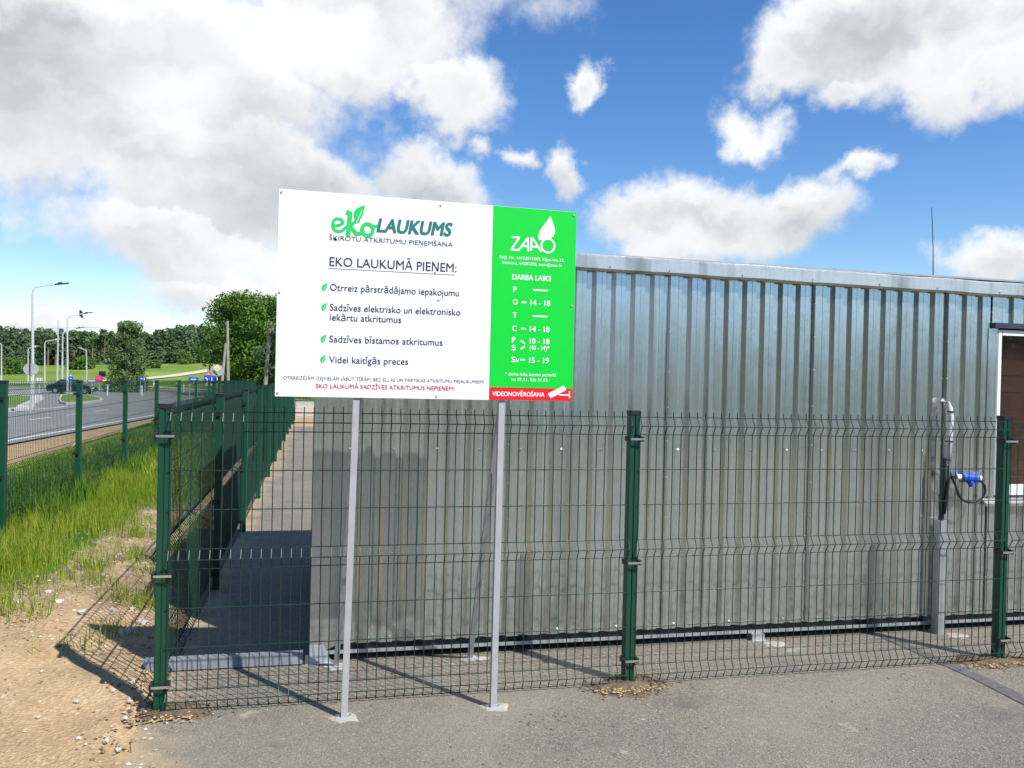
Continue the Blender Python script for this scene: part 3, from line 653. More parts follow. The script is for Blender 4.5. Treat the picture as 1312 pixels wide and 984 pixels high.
# conduit post with plug
cp = thing('cable_post', 'square galvanised post with bent pale conduit standing against the metal wall', 'post', (5.063, 0.60, 0))
b = MB(); b.bevbox(-.034, .034, -.034, .034, 0, .80, .006); b.build('post', MT['galv'], cp)
b = MB(); b.tube([(0.0, 0, .79), (0.002, -.012, 1.0), (0.004, -.012, 1.24)], .019, 8); b.build('lower_sleeve', MT['blackrub'], cp)
b = MB(); b.tube([(0.022, -.02, 1.2), (0.035, -.02, 1.4), (0.040, -.02, 1.54), (0.038, -.01, 1.59), (0.024, .0, 1.627), (0.008, .03, 1.645)], .022, 10); b.build('conduit', MT['pipe'], cp, smooth=True)
for zz, xx in ((1.23, .024), (1.36, .033), (1.57, .04)):
    b = MB(); b.tube([(xx, -.02, zz-.004), (xx, -.02, zz+.004)], .0255, 10); b.build('cable_tie', MT['black'], cp)
pl = thing('power_connector', 'blue and white power plug with looped black cable hanging by the conduit', 'plug', (5.12, 0.57, 1.10))
b = MB(); b.tube([(.075, 0, .007), (.10, 0, .006), (.17, 0, .0), (.205, 0, -.002)], .036, 12); b.tube([(.14, -.01, -.02), (.15, -.02, -.055)], .022, 8); b.build('plug_body', MT['blue'], pl, smooth=False)
b = MB(); b.tube([(.03, 0, .01), (.075, 0, .007)], .022, 12); b.build('gland', MT['whiteplastic'], pl)
b = MB(); b.tube([(.205, 0, -.002), (.24, 0, -.004)], .022, 12); b.build('gland', MT['whiteplastic'], pl)
lp = []
for i in range(19):
    t_ = i/18; a = math.radians(80-t_*250); lp.append((.155+.115*math.cos(a)*(1.0)+0.0, -.01, -.085+.085*math.sin(a)))
lp = [(.24, 0, -.004)]+lp+[(.03, 0, -.05), (-.015, 0, .03), (-.03, 0, .06)]
b = MB(); b.tube(lp, .0085, 6); b.tube([(-.03, 0, .09), (-.035, -.01, -.02), (-.05, -.01, -.14), (-.055, .0, -.25)], .010, 6); b.tube([(.03, 0, .01), (-.02, 0, .02), (-.04, 0, -.06)], .012, 6); b.build('cable', MT['blackrub'], pl, smooth=True)

# ------------------------------------------------------------------ sign board
SX, SY, SZ = 0.543, -0.229, 1.622
sg = thing('information_board', 'large white and green recycling yard notice board on grey steel posts', 'sign', (SX, SY, 0))
b = MB(); b.add([(0, 0, SZ-.002), (1.527, 0, SZ-.002), (1.527, 0, SZ+1.003), (0, 0, SZ+1.018), (0, .004, SZ-.002), (1.527, .004, SZ-.002), (1.527, .004, SZ+1.003), (0, .004, SZ+1.018)],
                [(0, 1, 2, 3), (7, 6, 5, 4), (0, 4, 5, 1), (1, 5, 6, 2), (2, 6, 7, 3), (3, 7, 4, 0)])
board = b.build('board', MT['white'], sg)
def flat(name, polys, m, parent, dy):   # print layer lying on the board; polys in board units
    b = MB()
    for pg in polys:
        n = len(pg); b.add([(u, dy, SZ+v) for u, v in pg], [tuple(range(n))])
    return b.build(name, m, parent)
gp = flat('green_panel', [[(1.074, .0645), (1.5265, .0645), (1.5265, 1.002), (1.074, 1.0065)]], MT['signgreen'], board, -.0010)
rs = flat('red_strip', [[(1.074, -.0015), (1.5265, -.0015), (1.5265, .0640), (1.074, .0640)]], MT['signred'], board, -.0010)
def text(s, u, v, width, cap, m, parent, bold=0.0, shear=0.0, dy=-.0018, sub=None):
    cu = bpy.data.curves.new('text', 'FONT'); cu.body = s; cu.size = 1.0; cu.resolution_u = 3
    o = bpy.data.objects.new('text', cu); COL.objects.link(o)
    dg = bpy.context.evaluated_depsgraph_get(); me = bpy.data.meshes.new_from_object(o.evaluated_get(dg))
    bpy.data.objects.remove(o); bpy.data.curves.remove(cu)
    if bold > 0.002:   # heavier print: the outline laid down several times, each a hair further out
        bm = bmesh.new()
        for q, (ax, ay) in enumerate(((0, 0), (1, 0), (-1, 0), (0, .6), (0, -.6), (.7, .5), (-.7, -.5), (.7, -.5), (-.7, .5))):
            n0 = len(bm.verts); bm.from_mesh(me); bm.verts.ensure_lookup_table()
            for v_ in bm.verts[n0:]: v_.co += Vector((ax*bold, ay*bold, q*0.01))
        bm.to_mesh(me); bm.free()
    n = len(me.vertices); co = np.empty(n*3); me.vertices.foreach_get('co', co); co = co.reshape(-1, 3)
    x0, x1 = co[:, 0].min(), co[:, 0].max(); k_ = cap/0.727
    out = np.empty_like(co)
    out[:, 0] = u+(co[:, 0]-x0)/(x1-x0)*width+co[:, 1]*k_*shear
    out[:, 1] = dy-co[:, 2]*0.004; out[:, 2] = SZ+v+co[:, 1]*k_
    me.vertices.foreach_set('co', out.reshape(-1)); me.materials.clear(); me.materials.append(m); me.name = 'lettering'; me.update()
    return place('lettering', me, parent)
def lab(s, u0, v0, u1, cap, m, parent, bold=0.0, **k_): return text(s, u0, v0, u1-u0, cap, m, parent, bold, **k_)
lab('LAUKUMS', .477, .836, .855, .070, MT['teal'], board, .042, shear=.18)
lab('ŠĶIROTU ATKRITUMU PIEŅEMŠANA', .246, .781, .866, .0245, MT['inkgrey'], board, .004)
lab('EKO LAUKUMĀ PIEŅEM:', .249, .652, .889, .047, MT['ink'], board, .008)
flat('underline', [[(.241, .6385), (.881, .6360), (.881, .6385), (.241, .6410)]], MT['inkgrey'], board, -.0017)
lab('Otrreiz pārstrādājamo iepakojumu', .254, .529, .904, .036, MT['ink'], board, .005)
lab('Sadzīves elektrisko un elektronisko', .256, .430, .914, .036, MT['ink'], board, .005)
lab('iekārtu atkritumus', .257, .3805, .611, .036, MT['ink'], board, .005)
lab('Sadzīves bīstamos atkritumus', .256, .272, .825, .036, MT['ink'], board, .005)
lab('Videi kaitīgās preces', .257, .169, .651, .036, MT['ink'], board, .005)
lab('OTRREIZĒJĀM IZEJVIELĀM JĀBŪT TĪRĀM, BEZ EĻĻAS UN PĀRTIKAS ATKRITUMU PIEJAUKUMIEM!', .038, .082, 1.046, .0185, MT['inkgrey'], board, .0)
lab('EKO LAUKUMĀ SADZĪVES ATKRITUMUS NEPIEŅEM!', .197, .0425, .891, .0225, MT['redink'], board, .006)
# right panel
lab('Reģ. Nr. 44103015509, Rīgas iela 32,', 1.113, .735, 1.464, .0165, MT['white'], gp, .004)
lab('Valmiera, 64281250, zaao@zaao.lv', 1.125, .707, 1.452, .0165, MT['white'], gp, .004)
lab('DARBA LAIKS', 1.183, .629, 1.394, .029, MT['white'], gp, .022)
for s, v in (('P', .564), ('O', .498), ('T', .429), ('C', .360), ('P', .300), ('S', .258), ('S', .197)):
    w_ = {'P': .020, 'O': .027, 'T': .023, 'C': .024, 'S': .022}[s]
    lab(s, 1.189, v, 1.189+w_, .030, MT['white'], gp, .022)
lab('v', 1.213, .197, 1.229, .028, MT['white'], gp, .018)
for s, v, c_ in (('14 - 18', .498, .030), ('14 - 18', .360, .030), ('10 - 18', .297, .029), ('(10 - 14)*', .264, .024), ('15 - 19', .196, .030)):
    lab(s, 1.284, v, 1.392, c_, MT['white'], gp, .020)
dashes = []
for v in (.579, .442): dashes.append([(1.298, v-.004), (1.378, v-.004), (1.378, v+.004), (1.298, v+.004)])
for v in (.512, .374, .211): dashes.append([(1.236, v-.004), (1.262, v-.004), (1.262, v+.004), (1.236, v+.004)])
dashes += [[(1.236, .307), (1.260, .291), (1.260, .300), (1.236, .316)], [(1.236, .262), (1.260, .277), (1.260, .286), (1.236, .271)]]
flat('dashes', dashes, MT['white'], gp, -.0018)
lab('* darba laiks ziemas periodā', 1.157, .127, 1.432, .0175, MT['white'], gp, .006)
lab('no 01.11. līdz 31.03.', 1.191, .099, 1.392, .0175, MT['white'], gp, .006)
lab('VIDEONOVĒROŠANA', 1.090, .0195, 1.372, .0235, MT['white'], rs, .020)
# camera pictogram
flat('camera_symbol', [[(1.391, .033), (1.407, .012), (1.484, .053), (1.490, .060), (1.480, .077), (1.472, .078), (1.391, .036)],
                       [(1.444, .034), (1.456, .027), (1.506, .027), (1.506, .034)], [(1.506, .010), (1.512, .010), (1.512, .052), (1.506, .052)]], MT['white'], rs, -.0020)
def ribbon(pts, w, closed=False, w1=None):   # flat brush stroke with round joins
    pl_ = []
    n = len(pts)
    for i in range(n if closed else n-1):
        p, q = Vector(pts[i]), Vector(pts[(i+1) % n]); d = (q-p)
        if d.length < 1e-6: continue
        d.normalize(); nn_ = Vector((-d.y, d.x))
        wi = w if w1 is None else w+(w1-w)*i/(n-1); wj = w if w1 is None else w+(w1-w)*(i+1)/(n-1)
        pl_.append(([tuple(p+nn_*wi), tuple(p-nn_*wi), tuple(q-nn_*wj), tuple(q+nn_*wj)], 0))
        pl_.append(([tuple(q+Vector((math.cos(a), math.sin(a)))*wj) for a in [j*math.pi/4 for j in range(8)]], 1))
    return pl_
def strokes(name, segs, m, parent, dy=-.0018):
    b = MB(); i = 0
    for sg_ in segs:
        for pg, kk in sg_:
            i += 1; yy = dy-0.000004*(i % 60)
            b.add([(u, yy, SZ+v) for u, v in pg], [tuple(range(len(pg)))])
    return b.build(name, m, parent)
arc = lambda cx, cy, rx, ry, a0, a1, n=18: [(cx+rx*math.cos(math.radians(a0+(a1-a0)*i/n)), cy+ry*math.sin(math.radians(a0+(a1-a0)*i/n))) for i in range(n+1)]
eko = [ribbon([(.256, .850), (.290, .856), (.310, .866)]+arc(.287, .866, .025, .023, 10, 185, 12)+arc(.290, .851, .0285, .026, 180, 330, 10)+[(.330, .852)], .0072),
       ribbon([(.325, .925), (.345, .918), (.341, .86), (.337, .812)], .0115), ribbon([(.342, .850), (.365, .875), (.388, .883)], .008),
       ribbon([(.343, .853), (.362, .838), (.378, .818), (.398, .822), (.41, .835)], .010),
       ribbon(arc(.432, .842, .027, .029, 0, 360, 22), .0095), ribbon([(.455, .865), (.468, .860), (.485, .866)], .007)]
strokes('eko_logo', eko, MT['lime'], board)
def leaf(u0, v0, u1, v1, w, bend=0.25):
    a = Vector((u0, v0)); d = Vector((u1-u0, v1-v0)); n_ = Vector((-d.y, d.x)).normalized()
    L_ = []; R_ = []
    for i in range(0, 11):
        t_ = i/10; mid = a+d*t_+n_*bend*w*math.sin(math.pi*t_); hw = w*(math.sin(math.pi*t_**0.8))*0.55
        L_.append(tuple(mid+n_*hw)); R_.append(tuple(mid-n_*hw))
    return [L_[0]]+L_[1:-1]+[L_[-1]]+R_[-2:0:-1]
flat('leaf_logo', [leaf(.376, .878, .419, .966, .042)], MT['lime'], board, -.0021)
flat('leaf_vein', [[(.3745, .872), (.3775, .872), (.404, .936), (.4025, .937)]], MT['white'], board, -.0026)
for v in (.545, .447, .289, .187):
    flat('leaf_bullet', [leaf(.221, v-.020, .240, v+.021, .022, .15)], MT['lime'], board, -.0018)
    flat('leaf_vein', [[(.2225, v-.016), (.2240, v-.016), (.2340, v+.010), (.2325, v+.010)]], MT['white'], board, -.0023)
zs = .0048
strokes('company_logo', [ribbon([(1.177, .850), (1.216, .850), (1.174, .784), (1.214, .784)], zs), ribbon([(1.214, .784), (1.262, .850), (1.266, .784)], zs), ribbon([(1.236, .806), (1.264, .806)], zs),
        ribbon([(1.282, .784), (1.282, .850), (1.290, .848), (1.334, .784)], zs), ribbon([(1.284, .806), (1.316, .806)], zs), ribbon(arc(1.372, .816, .036, .036, 0, 360, 28), zs)], MT['white'], gp)
flat('company_leaf', [leaf(1.322, .842, 1.381, .972, .070, -.35)], MT['white'], gp, -.0021)
flat('leaf_vein', [[(1.323, .848), (1.3255, .848), (1.3575, .925), (1.356, .926)]], MT['signgreen'], gp, -.0026)
# rivets
for u, v in ((.012, 1.002), (.80, .99), (1.512, .985), (.012, .015), (.80, .012), (1.513, .018), (.012, .51), (.80, .505), (1.51, .505)):
    b = MB(); b.tube([(u, -.004, SZ+v), (u, .001, SZ+v)], .0055, 8); b.build('rivet', MT['galv'], board)
MT['grout'] = simple('pale_grout', (0.37, 0.345, 0.29), 0.95, var=0.25, scale=25, bmp=0.5)
def sign_leg(xb, xt, yb_, yst, xs_):
    b = MB(); w = .0160
    vs = []
    for z, x in ((0.004, xb), (2.60, xt)):
        for dx, dy_ in ((-w, -.018), (w, -.018), (w, .018), (-w, .018)): vs.append((x+dx-SX, .027+dy_, z))
    b.add(vs, [(3, 2, 1, 0), (4, 5, 6, 7), (0, 1, 5, 4), (1, 2, 6, 5), (2, 3, 7, 6), (3, 0, 4, 7)])
    p = b.build('post', MT['greypost'], sg)
    b = MB(); b.bevbox(xb-.042-SX, xb+.042-SX, -.008, .062, 0.0, .0055, .004); b.build('base_plate', MT['greypost'], p)
    for dx in (-.030, .030):
        b = MB(); b.tube([(xb+dx-SX, .025, .005), (xb+dx-SX, .025, .016)], .007, 6); b.build('bolt', MT['steel'], p)
    a = Vector((xs_-SX, yst-SY, .004)); c = Vector((xt-SX, .048, 1.62)); d = (c-a).normalized()
    u = Vector((1, 0, 0)); v = d.cross(u).normalized()
    b = MB(); b.obox((a+c)/2, u*.0145, v*.0145, (c-a)/2); q = b.build('brace', MT['greypost'], sg)
    b = MB(); b.bevbox(a.x-.04, a.x+.04, a.y-.04, a.y+.04, 0.0, .005, .004); b.build('base_plate', MT['greypost'], q)
sign_leg(.912, .955, -.2, .575, .89); sign_leg(1.682, 1.694, -.2, .590, 1.70)

def mound(name, cx, cy, rx, ry, h, m, label, cat=None, kind=None, seed=0):
    b = MB(); n, k_ = 26, 6; vs = [(0, 0, h)]
    for j in range(1, k_+1):
        for i in range(n):
            a = 2*math.pi*i/n; rr = j/k_*(1+0.7*noise.noise(Vector((math.cos(a)*1.6, math.sin(a)*1.6, seed)))*(j/k_))
            z = h*(1-(j/k_)**1.5)+0.006*noise.noise(Vector((math.cos(a)*3*rr, math.sin(a)*3*rr, seed+5)))*(1 if j < k_ else 0)
            vs.append((rx*rr*math.cos(a), ry*rr*math.sin(a), max(z, 0.0015 if j == k_ else 0.003)-(0.006 if j == k_ else 0)))
    fs = [(0, 1+i, 1+(i+1) % n) for i in range(n)]+[(1+(j-1)*n+i, 1+j*n+i, 1+j*n+(i+1) % n, 1+(j-1)*n+(i+1) % n) for j in range(1, k_) for i in range(n)]
    b.add(vs, fs); o = b.build(name, m, smooth=True, label=label, kind=kind or 'structure'); o.location = (cx, cy, 0.0); return o
for i, (x, y, lb) in enumerate(((.912, -.205, 'left front foot of the sign'), (1.682, -.19, 'right front foot of the sign'), (.89, .575, 'left rear foot of the sign'), (1.70, .58, 'right rear foot of the sign'), (3.75, .56, 'short foot of the metal building'), (5.15, .53, 'cable post'))):
    mound('grout_patch', x+.012, y-.005, .085, .055, .004, MT['grout'], 'pale smeared grout around the '+lb, seed=i*3)
for i, (x, y, rx, lb) in enumerate(((.10, .02, .19, 'corner fence post'), (2.50, -.02, .26, 'middle fence post'), (5.0, .0, .30, 'right fence post'))):
    mound('soil_heap', x, y, rx, .15, .022, MT['dirtstuff'], 'brown soil heaped around the foot of the '+lb, seed=20+i*3)

# ------------------------------------------------------------------ scattered stones and debris
def rock(r, seed, flatn=0.6):
    bm = bmesh.new(); bmesh.ops.create_icosphere(bm, subdivisions=1, radius=r)
    rr = random.Random(seed)
    for v in bm.verts:
        f = 0.75+0.5*rr.random(); v.co = Vector((v.co.x*f, v.co.y*f*0.85, v.co.z*f*flatn))
    me = bpy.data.meshes.new('stone'); bm.to_mesh(me); bm.free(); me.materials.append(MT['stone']); return me
ROCKS = [rock(0.05, s) for s in range(6)]
def tz(x, y):
    z = float(terrain(x, y))
    if x < -.12: z += float(sstep(-.12, -.5, x))*(0.028*noise.noise(Vector((x*1.9, y*1.9, 0)))+0.016*noise.noise(Vector((x*6+1, y*6, 3.1))))
    else: z = 0.0
    return z
spots = [(-.30, -.30, .5), (-.17, -.36, .6), (-.10, -.42, .55), (-.25, -.38, .35), (-.75, 1.62, 1.3), (-.98, 1.92, 1.0), (-1.1, 2.1, .9), (-.60, 1.75, .8), (-.42, 1.35, 2.0), (-.36, 1.55, 1.4), (-.48, 1.82, .8), (-1.24, 1.95, .9), (-.85, 2.6, .8), (-.6, 3.1, .9), (-.45, 2.3, .9), (-.9, 3.4, .8), (-.35, 3.6, 1.0), (-.5, 4.4, 1.1), (-.3, 2.8, .9), (-.42, .15, .5), (-.55, -.02, .45), (-.28, .30, .6), (-.16, .12, .5), (-.72, .62, .45), (-.14, -.10, .5), (-.23, 5.3, 1.2), (-.25, 6.3, 1.3), (-.22, 7.8, 1.3), (-.2, 9.0, 1.2), (-.21, 10.4, 1.3)]
for i, (x, y, s) in enumerate(spots):
    zone = 'on bare sand in front of the corner post' if y < 1 else ('on rubble at the edge of the tall grass' if y < 5 and x < -.4 else 'along the foot of the long green fence')
    o = place('stone', ROCKS[i % 6], loc=(x, y, tz(x, y)+0.008), rot=(0, 0, i*1.3), label='small pale stone lying '+zone, cat='stone', group='small pale stones '+zone)
    o.scale = (s*.62, s*.62, s*.6)
def speck_mat():
    m, b = new_mat('mixed_gravel'); g = N('ShaderNodeNewGeometry')
    L(ramp(g.outputs['Random Per Island'], [(0, (.16, .115, .07)), (.45, (.30, .22, .14)), (.8, (.42, .36, .28)), (1, (.62, .58, .50))]), b.inputs['Base Color']); b.inputs['Roughness'].default_value = .9
    return m
MT['gravel'] = speck_mat()
def scatter(name, pts, rmin, rmax, m, label, seed):
    rr = np.random.default_rng(seed); V = []; Fc = []
    tet = np.array([[1, 0, 0], [0, .8, 0], [-1, 0, 0], [0, -.8, 0], [.1, 0, .6], [0, 0, -.5]])
    tf = [(0, 1, 4), (1, 2, 4), (2, 3, 4), (3, 0, 4), (1, 0, 5), (2, 1, 5), (3, 2, 5), (0, 3, 5)]
    for (x, y, z) in pts:
        r_ = rr.uniform(rmin, rmax); a = rr.uniform(0, 6.28); c, s = math.cos(a), math.sin(a)
        t_ = tet*r_*rr.uniform(.7, 1.25, (6, 3)); n = len(V)
        for q in t_: V.append((x+c*q[0]-s*q[1], y+s*q[0]+c*q[1], z+q[2]*.8+r_*.15))
        Fc += [tuple(i+n for i in f) for f in tf]
    me = bpy.data.meshes.new(name); me.from_pydata(V, [], Fc); me.materials.append(m)
    return place(name, me, label=label, kind='stuff')
def gauss(cx, cy, sx, sy, n, z=None): return [(x, y, tz(x, y) if z is None else z) for x, y in zip(rng.normal(cx, sx, n), rng.normal(cy, sy, n))]
pts = []
for _ in range(5200):
    x, y = rng.uniform(-2.0, -0.05), rng.uniform(-1.6, 9.0)
    if rng.random() < (0.12 if y < 1.0 else (0.5 if x < -1 else 1.0)): pts.append((x, y, tz(x, y)))
for _ in range(420):
    y = rng.uniform(-1.3, 3.0); x = -0.10+max(0, .2-y)*.10+rng.normal(0, .07); pts.append((x, y, max(tz(x, y), 0.0) if x > -.12 else tz(x, y)))
scatter('gravel', pts, .004, .019, MT['gravel'], 'pale gravel scattered over the sandy strip left of the fence', 3)
pts = []
for _ in range(420):
    x, y = rng.uniform(-1.3, -0.12), rng.uniform(-.7, 1.6)
    if noise.noise(Vector((x*3.1, y*3.1, 8.0))) > .08: pts.append((x, y, tz(x, y)))
scatter('soil_clods', pts, .004, .013, MT['dirtstuff'], 'dark brown crumbs lying on the bare sand', 9)
pts = [(rng.uniform(-.1, 7), rng.uniform(-1.8, .6), 0) for _ in range(1500)]
scatter('grit', pts, .0015, .005, MT['gravel'], 'fine pale grit scattered over the asphalt in the foreground', 4)
pts = [(rng.uniform(0, 7), rng.uniform(-1.8, .5), 0) for _ in range(120)]+gauss(3.55, -.42, .18, .06, 14, 0)+gauss(1.95, -.42, .10, .05, 26, 0)+gauss(4.2, -.15, .1, .04, 10, 0)+gauss(1.65, -.9, .2, .1, 8, 0)
scatter('soil_crumbs', pts, .004, .012, MT['dirtstuff'], 'dark crumbs of soil lying on the asphalt', 5)
pts = gauss(.02, .0, .12, .07, 260, .012)+gauss(2.50, -.02, .12, .065, 420, .012)+gauss(5.0, .0, .14, .07, 320, .012)
scatter('loose_soil', pts, .005, .014, MT['dirtstuff'], 'loose brown soil crumbs round the fence post feet', 6)
pts = gauss(2.48, -.10, .11, .03, 150, .012)+gauss(.02, -.10, .12, .03, 60, .012)+gauss(5.0, -.08, .12, .03, 100, .012)
scatter('dry_chippings', pts, .004, .012, MT['straw'], 'straw coloured chippings round the fence post feet', 8)

# ------------------------------------------------------------------ grass
def blades(name, X, Y, Z, H, Wd, m, label, seed, lean=0.35):
    rr = np.random.default_rng(seed); n = len(X)
    a = rr.uniform(0, 2*np.pi, n); b_ = rr.uniform(0, 2*np.pi, n); le = rr.uniform(.05, lean, n)*H
    dx, dy = np.cos(a)*Wd/2, np.sin(a)*Wd/2; lx, ly = np.cos(b_)*le, np.sin(b_)*le
    V = np.zeros((n, 5, 3))
    V[:, 0] = np.stack([X-dx, Y-dy, Z], -1); V[:, 1] = np.stack([X+dx, Y+dy, Z], -1)
    V[:, 2] = np.stack([X+dx*.8+lx*.3, Y+dy*.8+ly*.3, Z+H*.55], -1); V[:, 3] = np.stack([X-dx*.8+lx*.3, Y-dy*.8+ly*.3, Z+H*.55], -1)
    V[:, 4] = np.stack([X+lx, Y+ly, Z+H*np.sqrt(np.maximum(0.2, 1-(le/H)**2))], -1)
    me = bpy.data.meshes.new(name); me.vertices.add(n*5); me.vertices.foreach_set('co', V.reshape(-1))
    base = np.arange(n)*5
    loops = np.stack([base, base+1, base+2, base+3, base+3, base+2, base+4], -1).reshape(-1)
    me.loops.add(n*7); me.loops.foreach_set('vertex_index', loops)
    me.polygons.add(n*2); ls = np.stack([np.arange(n)*7, np.arange(n)*7+4], -1).reshape(-1)
    me.polygons.foreach_set('loop_start', ls)
    me.update(calc_edges=True); me.validate(); me.materials.append(m)
    return place(name, me, label=label, kind='stuff')
def field(n, x0, x1, y0, y1, seed, thr=0.0, near=True):
    rr = np.random.default_rng(seed); X = rr.uniform(x0, x1, n); Y = rr.uniform(y0, y1, n)
    d = sstep(-0.80, -1.5, X)*sstep(1.15, 2.5, Y+0.3*(X+1.3))
    d = np.maximum(d, sstep(4.5, 8.0, Y)*sstep(-.45, -1.0, X)*.8)
    pn = cover_noise(X, Y, 1.6, 7)
    keep = rr.random(n) < d*np.clip(0.85+1.1*pn, 0.05, 1)
    X, Y = X[keep], Y[keep]; Z = terrain(X, Y)-.01
    return X, Y, Z, pn[keep]
X, Y, Z, pn = field(85000, -4.4, -.5, 1.3, 8.5, 11)
H = (.12+.15*rng.random(len(X)))*(1+.5*pn)*(.7+.3*sstep(1.5, 4.5, Y))*(.55+.45*sstep(-1.0, -1.7, X))*(.25+.75*sstep(-3.6, -2.7, X)); Wd = rng.uniform(.003, .0075, len(X))
blades('tall_grass', X, Y, Z, H, Wd, MT['grass'], 'bright yellow green tall grass between the two green fences', 21)
X, Y, Z, pn = field(52000, -4.6, -.6, 8.5, 20, 12)
H = (.16+.16*rng.random(len(X)))*(1+.4*pn)*(.25+.75*sstep(-3.6, -2.7, X)); Wd = rng.uniform(.010, .018, len(X))
blades('tall_grass', X, Y, Z, H, Wd, MT['grass'], 'tall grass further back between the fences', 22)
X, Y, Z, pn = field(30000, -4.8, -.6, 20, 42, 13)
H = (.18+.13*rng.random(len(X)))*(.3+.7*sstep(-3.6, -2.7, X)); Wd = rng.uniform(.022, .035, len(X))
blades('tall_grass', X, Y, Z, H, Wd, MT['grassdark'], 'grass along the far part of the fences', 23)
# darker weeds around the outer fence
X, Y, Z, pn = field(42000, -4.6, -1.75, 3.0, 16, 14); sel_ = (cover_noise(X, Y, .9, 3) > -.05)
sel_ &= (X > -3.1)
X, Y, Z = X[sel_], Y[sel_], Z[sel_]
blades('dark_weeds', X, Y, Z, .22+.22*rng.random(len(X)), rng.uniform(.010, .020, len(X)), MT['grassdark'], 'darker green weeds growing along the outer fence', 24)
# sparse tufts on the sandy strip
tx, ty = [], []
for cx, cy, n in ((-.50, 1.25, 60), (-.62, 2.1, 90), (-.42, 1.95, 110), (-.85, 2.45, 80), (-.35, 2.6, 60), (-.75, 3.3, 140), (-.5, 3.9, 140), (-.9, 4.3, 150), (-1.25, 1.75, 90), (-1.05, 1.6, 40), (-.62, .95, 30), (-.95, .15, 10), (-1.5, 1.3, 60), (-.3, 4.9, 60), (-.5, 5.3, 120), (-1.0, 2.9, 140), (-.7, 4.8, 160), (-.55, 2.9, 70)):
    tx += list(rng.normal(cx, .075, n)); ty += list(rng.normal(cy, .10, n))
X, Y = np.array(tx), np.array(ty); Z = np.array([tz(a, c) for a, c in zip(X, Y)])-.005
blades('grass_tufts', X, Y, Z, .07+.12*rng.random(len(X)), rng.uniform(.003, .007, len(X)), MT['grass'], 'sparse grass tufts on the bare sandy soil', 25, .8)
X, Y, Z, pn = None, None, None, None
rr = np.random.default_rng(31); X = rr.uniform(-.3, 4, 2500); Y = rr.uniform(43.5, 52, 2500)
blades('tall_grass', X, Y, terrain(X, Y), .3+.3*rr.random(2500), rr.uniform(.05, .08, 2500), MT['grassdark'], 'grass strip behind the low concrete wall', 32)

# ------------------------------------------------------------------ trees
def leaf_quads(centres, radii, n_per, size, seed, squash=0.8, up=0.3):
    rr = np.random.default_rng(seed); V = []
    for c, r_, n in zip(centres, radii, n_per):
        d = rr.normal(size=(n, 3)); d /= np.linalg.norm(d, axis=1)[:, None]
        rad = r_*(0.45+0.6*rr.random(n)**0.6); p_ = np.array(c)+d*rad[:, None]*np.array([1, 1, squash])
        nn_ = d+rr.normal(size=(n, 3))*.6+np.array([0, 0, up]); nn_ /= np.linalg.norm(nn_, axis=1)[:, None]
        t_ = np.cross(nn_, rr.normal(size=(n, 3))); t_ /= np.linalg.norm(t_, axis=1)[:, None]; b_ = np.cross(nn_, t_)
        s = size*(.55+.8*rr.random(n))[:, None]
        V.append(np.stack([p_-t_*s*.5, p_-b_*s*.32, p_+t_*s*.5, p_+b_*s*.32], 1))
    return np.concatenate(V).reshape(-1, 3)
def quad_mesh(name, V, m):
    n = len(V)//4; me = bpy.data.meshes.new(name); me.vertices.add(n*4); me.vertices.foreach_set('co', V.reshape(-1))
    me.loops.add(n*4); me.loops.foreach_set('vertex_index', np.arange(n*4)); me.polygons.add(n)
    me.polygons.foreach_set('loop_start', np.arange(n)*4); me.update(calc_edges=True); me.materials.append(m); return me
def limbs(h, spread, n, r0, seed, lo=.3):
    rr = random.Random(seed); b = MB(); pts = [(0, 0, -.3)]+[(rr.uniform(-.03, .03)*h, rr.uniform(-.03, .03)*h, h*t) for t in (.25, .5, .75, .95)]
    b.tube(pts, r0, 8, r0*.2)
    for i in range(n):
        t = lo+(.9-lo)*i/n; a = rr.uniform(0, 6.28); L_ = spread*(1-.6*abs(t-.5))*rr.uniform(.6, 1)
        s = Vector((0, 0, h*t)); e = s+Vector((math.cos(a)*L_, math.sin(a)*L_, L_*rr.uniform(.3, .8))); mid = (s+e)/2+Vector((0, 0, -.05*L_))
        b.tube([s, mid, e], r0*.35, 5, r0*.08)
    return b
def tree(name, label, x, y, z, h, w, clumps, nleaf, size, leafm, barkm, seed, shape='round', base=.12, group=None, r0=None, squash=.8):
    rr = random.Random(seed); root = thing(name, label, 'tree' if 'shrub' not in name else 'shrub', (x, y, z), 0, group)
    C_, R_ = [], []
    for i in range(clumps):
        t = base+(1-base)*(i+.5)/clumps
        if shape == 'round': prof = math.sqrt(max(0.02, 1-(2*(t-.5))**2*.9))
        elif shape == 'cone': prof = max(.08, (1-t)*1.1)
        elif shape == 'skirt': prof = .30+.75*(1-t)
        else: prof = .35+.65*math.sin(math.pi*min(1, (1-t)*1.15)**.8)
        rc = w*.5*(.20+.13*rr.random())*(1.15 if shape != 'cone' else .9)
        a = i*2.4+rr.uniform(-.5, .5); rad = w*.5*prof*(.45+.5*rr.random())
        C_.append((math.cos(a)*rad, math.sin(a)*rad, min(h-rc*.8, h*t))); R_.append(rc)
    tot = sum(r_**2 for r_ in R_); V = leaf_quads(C_, R_, [max(8, int(nleaf*r_**2/tot)) for r_ in R_], size, seed, squash)
    limbs(h*.9, w*.42, 12, r0 or h*.025, seed).build('trunk', barkm, root)
    place('crown', quad_mesh('crown', V, leafm), root)
    return root
tree('broadleaf_tree', 'large round leafy green tree behind the wooden poles left of the sign', -5.2, 80.2, -.6, 9.9, 9.6, 64, 30000, .28, MT['leaf_maple'], MT['bark'], 5, 'round', .06)
